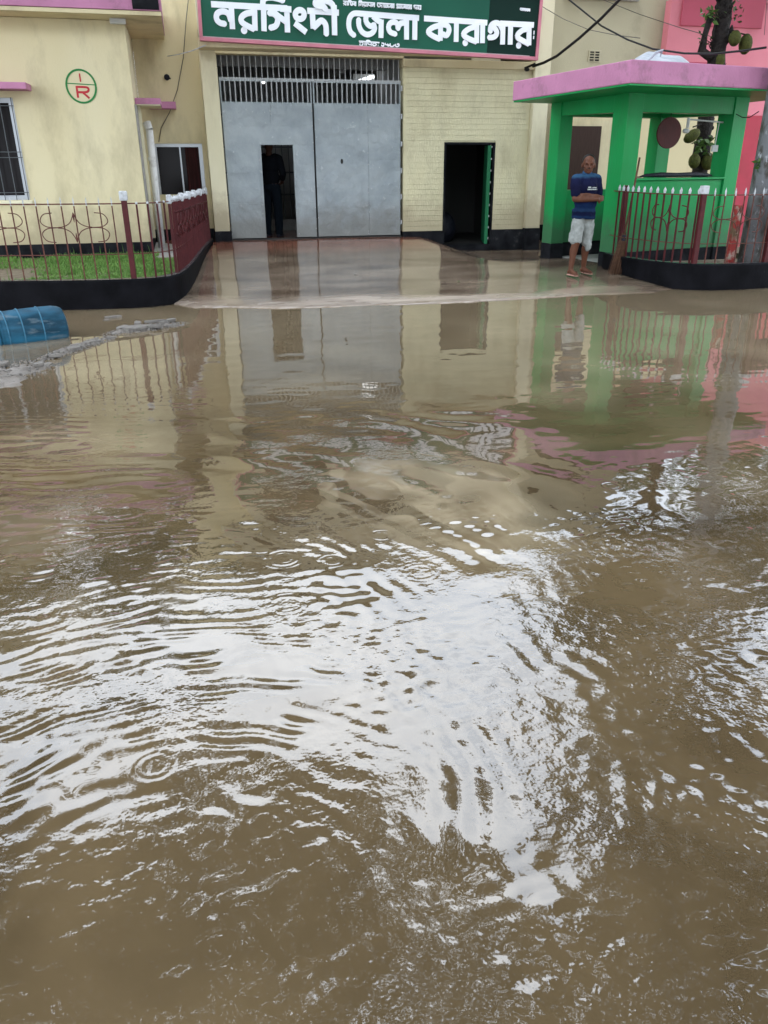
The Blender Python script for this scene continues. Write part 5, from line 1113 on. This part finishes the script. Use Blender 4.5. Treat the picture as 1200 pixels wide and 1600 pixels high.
GAP = [(-14, 10.6), (-4.0, 11.7), (-.9, 12.7), (1.2, 12.4), (2.1, 11.2), (2.7, 9.4), (3.4, 8.1), (4.1, 7.3), (5.0, 8.0), (5.25, 9.6), (5.5, 10.9), (5.75, 9.9), (6.0, 9.9), (6.6, 12.2), (7.3, 14.2), (9.1, 14.4), (9.6, 11.0), (10.0, 9.6), (13, 9.3)]
gx = np.array([p[0] for p in GAP]); gy = np.array([p[1] for p in GAP])
def under(P):
    e = np.interp(P[:, 0], gx, gy); w_ = .35*np.sin(P[:, 0]*2.7+1)+.2*np.sin(P[:, 0]*6.1)
    return P[:, 1] < e+w_-.25+.0*P[:, 2]
tree('rain_tree', 'spreading tree whose crown hangs over the flood water and mirrors in it', 6.6, -3.5, 9.0, .38,
     [((-5, 8.5, 8.5), (4.5, 3.2, .75)), ((-1, 9.0, 8.5), (3.5, 3.4, .75)), ((2.2, 7.5, 8.4), (3.4, 3.6, .8)), ((6.2, 8.2, 8.5), (3.2, 3.6, .8)), ((9.5, 8, 8.6), (3.5, 4.2, .8)), ((8.2, 12.2, 8.5), (1.6, 2.8, .7)), ((0, 3.5, 8.8), (6, 3.4, .8)), ((6, 3, 8.9), (6, 4, .9)), ((-6, 3, 8.9), (4, 4, .9))],
     66000, .27, 41, clump=.45, keep=under, limbs=[((6.6, -3.5, 6.5), (2, 7, 8.3)), ((6.6, -3.5, 6.8), (6.5, 8.5, 8.4)), ((6.6, -3.5, 6.6), (-3, 8, 8.3)), ((6.6, -3.5, 6.2), (10, 8, 8.4))])
tree('broadleaf_tree', 'leafy tree rising behind the cream house at the left', -5.5, 18.5, 6.0, .25,
     [((-8.8, 18.5, 7.3), (3, 2, 2.1)), ((-5.2, 18.4, 7.4), (2.6, 2, 2.0)), ((-2.0, 19.4, 8.0), (2.2, 1.8, 1.9)), ((-6, 18, 4.6), (3.5, 1.6, 1.5))], 16000, .28, 42)
tree('broadleaf_tree', 'leafy tree rising behind the flat roof of the gatehouse', 1.6, 21.0, 7.0, .25,
     [((.4, 20.6, 8.4), (2.4, 1.5, 1.5)), ((3.0, 20.9, 8.0), (2.0, 1.5, 1.35)), ((5.2, 21.5, 7.6), (1.6, 1.3, 1.2))], 9000, .28, 44)  # crown added to thin out the sky mirrored in the water
tree('broadleaf_tree', 'leafy tree rising behind the pink building at the right', 14, 21, 7, .25,
     [((12, 21, 6.2), (2.4, 2, 2.0)), ((15.5, 21, 6.6), (3, 2, 2.4)), ((19, 22, 6), (3, 2, 2.2))], 9000, .3, 43)
for i, (x, y, h) in enumerate([(-10, -12, 8), (-2, -13, 10), (5, -12, 10), (12, -9, 10), (16, -1, 9)]):  # unseen tree masses added behind the camera to cut sky light on the facade
    tree('roadside_tree', ['low leafy tree far behind the photographer at the left', 'wide leafy tree behind the photographer opposite the left fence', 'leafy tree behind the photographer opposite the gate', 'leafy tree behind the photographer opposite the kiosk', 'tall leafy tree beside the yard to the right of the photographer'][i], x, y, h*.7, .3,
         [((x, y, h*.62), (3.8, 3.2, 3.6)), ((x+1.8, y+1, h*.42), (2.8, 2.6, 2.4))], 5500, .42, 50+i, 'roadside trees behind the photographer')


# ------------------------------------------------------------------ cables
def cable(pts, r, label, m='cable', n=6): return tag(MB().tube([Vector(p) for p in pts], r, 6).build('cable', m, smooth=True), label, 'cable')
cable([(5.93, 14.30, 2.99), (6.04, 14.10, 3.03), (6.13, 13.80, 3.10), (6.31, 13.40, 3.31), (6.47, 13.00, 3.54), (6.55, 12.60, 3.74), (6.69, 12.20, 4.05)], .022, 'thick black cable rising from the wall bracket beside the sign')
cable([(5.93, 13.80, 4.09), (6.19, 13.60, 3.85), (6.53, 13.10, 3.45), (6.72, 12.60, 3.22), (6.94, 12.20, 3.06), (7.17, 11.70, 2.96), (7.31, 11.20, 2.91), (7.48, 10.80, 2.91), (7.55, 10.40, 2.91)], .014, 'black cable sagging across above the kiosk roof to the pole')
cable([(6.02, 14.30, 3.86), (6.29, 14.00, 3.65), (6.56, 13.60, 3.46), (6.81, 13.20, 3.35), (6.88, 12.50, 3.23)], .006, 'thin wire drooping across the beige wall to the kiosk roof', 'cable_grey')
cable([(7.55, 15.50, 4.23), (7.96, 15.40, 4.09), (8.31, 15.20, 3.94), (8.88, 14.80, 3.71), (9.16, 14.00, 3.46)], .006, 'thin wire running across the beige and pink walls towards the tree', 'cable_grey')
cable([(0.39, 14.87, 3.91), (0.31, 14.87, 3.57), (0.21, 14.87, 3.04), (0.07, 14.87, 2.59), (-0.09, 14.87, 2.26), (-0.25, 14.87, 2.03), (-0.31, 14.87, 1.82)], .007, 'thin cable curving down the cream wall to the recessed window', 'cable_grey')
cable([(-0.03, 14.40, 3.01), (0.14, 14.20, 3.02), (0.33, 14.00, 3.05), (0.54, 13.90, 3.12)], .007, 'short white cord from the house eave to the lower corner of the sign', 'white_paint')
cable([(7.82, 11.20, 2.17), (7.86, 11.10, 2.12), (7.91, 11.00, 2.12), (7.82, 10.70, 2.18)], .006, 'thin black wire between the kiosk pillar and the concrete pole')
cable([(11.24, 15.70, 4.39), (11.27, 15.70, 4.13), (11.31, 15.70, 3.76)], .005, 'faint wire hanging down the pink wall at the right edge', 'cable_grey')

# wall lamp (black) on the recessed wall
wl = thing('wall_lamp', 'small black round lamp on the cream wall above the recessed window', 'lamp', (-.06, RY-.05, 2.75))
MB().ball((-.075, RY-.04, 2.76), (.045, .04, .045), 12, 8).build('lamp_body', 'black_item', wl, smooth=True)
MB().tube([(-.075, RY-.04, 2.76), (-.02, RY-.06, 2.74)], .014, 6).build('spout', 'black_item', wl)
# small bracket where the thick cable meets the wall
bk = thing('cable_bracket', 'dark insulator bracket on the wall corner under the sign', 'bracket', (5.92, YG-.12, 2.98))
MB().tube([(5.83, YG-.1, 2.97), (5.95, YG-.25, 3.03)], [.02, .016], 8).build('arm', 'cable', bk); MB().ball((5.86, YG-.12, 2.95), (.05, .04, .03), 8, 6).build('clamp', 'cable', bk)

# ------------------------------------------------------------------ people
def remesh_obj(mb, name, m, parent, voxel, smooth=3):
    o = mb.build(name, m, parent, smooth=True)
    r = o.modifiers.new('r', 'REMESH'); r.mode = 'VOXEL'; r.voxel_size = voxel; r.use_smooth_shade = True
    if smooth:
        s_ = o.modifiers.new('s', 'SMOOTH'); s_.factor = .5; s_.iterations = smooth
    return o
def cap(mb, p, q, r0, r1, n=12):
    p = Vector(p); q = Vector(q); mb.tube([p, q], [r0, r1], n); mb.ball(p, r0, n, 8); mb.ball(q, r1, n, 8)
def limb(mb, pts, rs):
    for i in range(len(pts)-1): cap(mb, pts[i], pts[i+1], rs[i], rs[i+1])
def hand(mb, wrist, dirv, palmn, s=1.0, curl=.5, side=1):
    wrist = Vector(wrist); d = Vector(dirv).normalized(); n = Vector(palmn).normalized(); n = (n-d*n.dot(d)).normalized(); x = d.cross(n)*side
    for k in range(4):
        a = wrist+d*.085*s+x*(k-1.5)*.021*s; cap(mb, wrist+x*(k-1.5)*.012*s, a, .016*s, .012*s, 8)
        L_ = (.034, .040, .037, .029)[k]*s; d1 = (d+n*curl*.5).normalized(); d2 = (d+n*curl*1.4).normalized(); d3 = (d+n*curl*2.4).normalized()
        b = a+d1*L_; c = b+d2*L_*.75; e = c+d3*L_*.6
        cap(mb, a, b, .0105*s, .0095*s, 8); cap(mb, b, c, .0095*s, .0085*s, 8); cap(mb, c, e, .0085*s, .007*s, 8)
    t0 = wrist+d*.02*s-x*.025*s; t1 = t0+(d*.6-x*.8+n*.2).normalized()*.04*s; t2 = t1+(d*.9-x*.3+n*.4).normalized()*.03*s
    cap(mb, t0, t1, .014*s, .012*s, 8); cap(mb, t1, t2, .012*s, .009*s, 8)

def man_arms_crossed():
    base = Vector((5.22, 10.50, .118)); face = R(-105)     # direction the chest faces, in world XY
    t = thing('person', 'man in a navy blue polo and pale shorts standing with crossed arms', 'person', base)
    T = Matrix.Translation(base) @ Matrix.Rotation(face+R(90)+R(26), 4, 'Z') @ Matrix.Diagonal((.90, .97, .915, 1))      # local: -Y is the chest side, +X his left
    b = MB(T)
    # legs (bare below the shorts)
    fr = {-1: (-.155, -.03), 1: (.15, .05)}
    for sx in (-1, 1):
        fx, fy = fr[sx]
        hip = Vector((sx*.085, .0, .84)); knee = Vector((sx*.095+fx*.15, -.02+fy*.4, .46)); ank = Vector((fx, fy+.02, .085))
        limb(b, [hip, knee], [.070, .060]); mid = knee.lerp(ank, .3)+Vector((0, .018, 0))
        limb(b, [knee, mid, knee.lerp(ank, .65)+Vector((0, .008, 0)), ank], [.055, .06, .044, .034])
        b.ball(ank+Vector((0, .025, -.04)), (.034, .042, .035)); 
        limb(b, [ank+Vector((0, -.01, -.02)), ank+Vector((sx*.012, -.09, -.052)), ank+Vector((sx*.018, -.145, -.06))], [.036, .034, .028])
        for k in range(5):
            tx = ank+Vector((sx*.016+(k-2)*.016, -.15, -.064)); cap(b, tx, tx+Vector((0, -.03+.005*abs(k-(1 if sx > 0 else 3)), -.002)), .011, .009, 8)
    # torso core, neck, head
    b.ball((0, .0, .92), (.140, .105, .12)); b.ball((0, -.02, 1.05), (.15, .125, .15)); b.ball((0, 0, 1.22), (.165, .115, .17))
    limb(b, [(0, .02, 1.33), (0, .0, 1.43)], [.065, .056])
    HR = Matrix.Rotation(R(-34), 3, 'Z'); hc = Vector((0, -.018, 1.525))
    def hp(x, y, z): return hc+HR @ Vector((x*1.16, y*1.1, z*1.1))
    b.ball(hp(0, .01, .03), (.086, .101, .097), 16, 12, HR); b.ball(hp(0, -.02, -.045), (.065, .073, .068), 14, 10, HR); b.ball(hp(0, -.058, -.083), (.034, .026, .022), 10, 8, HR)
    cap(b, hp(0, -.083, .012), hp(0, -.104, -.022), .010, .0155, 8); b.ball(hp(0, -.092, -.022), (.021, .013, .011), 8, 6, HR)   # nose
    cap(b, hp(-.045, -.078, .025), hp(.045, -.078, .025), .0105, .0105, 8)      # brow
    cap(b, hp(-.02, -.083, -.054), hp(.02, -.083, -.054), .0075, .0075, 8)      # lips
    for sx in (-1, 1):
        b.ball(hp(sx*.076, .012, -.005), (.014, .024, .037), 10, 8, HR); b.ball(hp(sx*.045, -.055, -.022), (.022, .02, .02), 8, 6, HR)
    # arms: upper arms hang, forearms cross over the belly
    RS, LS = Vector((-.185, .01, 1.325)), Vector((.185, .01, 1.325))
    RE, LE = Vector((-.225, -.06, 1.075)), Vector((.225, -.055, 1.07))
    RWr = Vector((.06, -.205, 1.075)); LWr = Vector((-.055, -.175, 1.12))
    limb(b, [RS, RE, (RE+RWr)/2+Vector((-.02, -.022, 0)), RWr], [.058, .046, .043, .030]); limb(b, [LS, LE, (LE+LWr)/2+Vector((.02, -.02, 0)), LWr], [.058, .046, .043, .030])
    hand(b, RWr, (1, .06, .06), (0, 1, 0), 1.0, .7, 1); hand(b, LWr, (-1, .12, -.02), (0, 1, 0), 1.0, .7, -1)
    body = remesh_obj(b, 'body', 'skin', t, .0085, 2)
    # hair ring (balding, short)
    h = MB(T); h.ball(hp(0, .036, .044), (.097, .101, .099), 18, 12, HR)
    hm = MB(T)
    hv = MB(); 
    hh = remesh_obj(h, 'hair', 'hair', t, .008, 0)
    # eyes
    for sx in (-1, 1):
        e = MB(T); e.ball(hp(sx*.030, -.078, .006), (.010, .006, .004), 8, 6, HR); e.build('eye', 'hair', t, smooth=True)
    mo = MB(T); mo.ball(hp(0, -.088, -.041), (.026, .005, .004), 8, 6, HR); mo.build('moustache', 'hair', t, smooth=True)
    # shirt
    s_ = MB(T)
    s_.ball((0, -.0, .90), (.17, .135, .10), 18, 10); s_.ball((0, -.025, 1.03), (.172, .15, .16), 18, 12); s_.ball((0, -.005, 1.20), (.185, .135, .17), 18, 12); s_.ball((0, .0, 1.31), (.17, .10, .09), 16, 10)
    limb(s_, [(-.10, .0, 1.36), RS+Vector((.0, 0, .005))], [.055, .066]); limb(s_, [(.10, .0, 1.36), LS+Vector((0, 0, .005))], [.055, .066])
    cap(s_, (0, .01, 1.36), (0, .004, 1.405), .075, .068)
    s_.tube([(0, -.0, .80), (0, -.0, .93)], [.168, .165], 20)
    limb(s_, [RS, RS.lerp(RE, .72)], [.068, .066]); limb(s_, [LS, LS.lerp(LE, .72)], [.068, .066])
    sx_ = remesh_obj(s_, 'shirt', 'shirt', t, .011, 3)
    dm2 = sx_.modifiers.new('d', 'DISPLACE'); tx2 = bpy.data.textures.new('jersey_folds', 'CLOUDS'); tx2.noise_scale = .11; dm2.texture = tx2; dm2.strength = .03; dm2.mid_level = .35
    # logo print on the chest
    lg = MB(T); lg.box(-.085, .085, -.147, -.139, 1.195, 1.212); lg.box(-.07, -.02, -.146, -.138, 1.222, 1.24); lg.box(.0, .075, -.146, -.138, 1.222, 1.232); lg.build('shirt_print', 'shirt_logo', t)
    lg = MB(T); lg.ball((-.252, -.01, 1.24), (.006, .02, .014), 8, 6); lg.ball((-.254, -.012, 1.20), (.006, .018, .01), 8, 6); lg.build('sleeve_print', 'letter', t)
    # shorts / wrapped cloth
    c_ = MB(T)
    c_.ball((0, 0, .84), (.168, .132, .10), 18, 10)
    limb(c_, [(-.08, -.005, .82), (-.10, -.012, .66), (-.115, -.012, .50)], [.095, .096, .088]); limb(c_, [(.08, -.005, .82), (.095, -.01, .66), (.105, .0, .46)], [.095, .092, .072])
    c_.box(-.185, -.045, -.085, .07, .47, .60)
    c_.ball((.10, -.05, .42), (.05, .05, .09), 10, 8)
    sh_ = remesh_obj(c_, 'shorts', 'shorts', t, .012, 3)
    dm = sh_.modifiers.new('d', 'DISPLACE'); tx = bpy.data.textures.new('cloth_folds', 'CLOUDS'); tx.noise_scale = .06; dm.texture = tx; dm.strength = .022; dm.mid_level = .5
    # sandals
    for sx in (-1, 1):
        fx, fy = fr[sx]
        m = MB(T); m.ball((fx+sx*.015, fy-.05, .006), (.048, .135, .012), 16, 6); f_ = m.build('sandal', 'sandal', t, smooth=True)
        m = MB(T); m.tube([(fx-.038, fy-.03, .015), (fx-.01, fy-.075, .055), (fx+.006, fy-.13, .04), (fx+.03, fy-.075, .055), (fx+.05, fy-.03, .015)], .009, 6); m.build('strap', 'strap', f_, smooth=True)
    return t
man_arms_crossed()

def guard():
    base = Vector((1.50, 15.15, .27)); t = thing('person', 'guard in dark uniform and cap standing in the shadow inside the wicket door', 'person', base)
    T = Matrix.Translation(base) @ Matrix.Rotation(R(150), 4, 'Z')
    b = MB(T)
    for sx in (-1, 1):
        hip = Vector((sx*.085, 0, .82)); knee = Vector((sx*.10, -.02, .46)); ank = Vector((sx*.11, .02, .08))
        limb(b, [hip, knee, ank], [.085, .06, .045])
    b.ball((0, 0, .88), (.15, .11, .12)); b.ball((0, 0, 1.0), (.15, .11, .15)); b.ball((0, 0, 1.2), (.17, .11, .17))
    limb(b, [(0, .01, 1.3), (0, 0, 1.40)], [.06, .054]); b.ball((0, -.01, 1.50), (.07, .085, .10), 14, 10); b.ball((0, -.09, 1.485), (.014, .02, .02), 8, 6)
    for sx in (-1, 1):
        S0 = Vector((sx*.185, 0, 1.3)); E0 = Vector((sx*.25, .02, 1.05)); W0 = Vector((sx*.15, -.16, .92)); limb(b, [S0, E0, W0], [.055, .044, .03]); hand(b, W0, (-sx*.7, -.3, -.4), (0, -.2, -1), 1.0, .5, sx)
        b.ball((sx*.072, .0, 1.49), (.01, .02, .03), 8, 6)
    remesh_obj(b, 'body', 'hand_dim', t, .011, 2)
    s_ = MB(T); s_.ball((0, 0, 1.0), (.165, .125, .2), 16, 10); s_.ball((0, 0, 1.2), (.185, .125, .17), 16, 10); limb(s_, [(-.1, 0, 1.34), (-.185, 0, 1.3), (-.25, .02, 1.06), (-.2, -.08, .98)], [.05, .066, .056, .045]); limb(s_, [(.1, 0, 1.34), (.185, 0, 1.3), (.25, .02, 1.06), (.2, -.08, .98)], [.05, .066, .056, .045])
    remesh_obj(s_, 'uniform_shirt', 'uniform', t, .013, 3)
    p_ = MB(T); p_.ball((0, 0, .84), (.165, .125, .12), 16, 10)
    for sx in (-1, 1): limb(p_, [(sx*.085, 0, .82), (sx*.105, -.02, .45), (sx*.115, .01, .09)], [.098, .08, .068])
    remesh_obj(p_, 'trousers', 'uniform2', t, .013, 3)
    c_ = MB(T); c_.ball((0, 0, 1.56), (.085, .10, .05), 16, 8); c_.ball((0, -.10, 1.545), (.06, .05, .010), 12, 6); remesh_obj(c_, 'cap', 'uniform', t, .01, 1)
    for sx in (-1, 1):
        m = MB(T); m.ball((sx*.115, -.03, .04), (.05, .13, .045), 14, 8); m.build('boot', 'black_item', t, smooth=True)
guard()
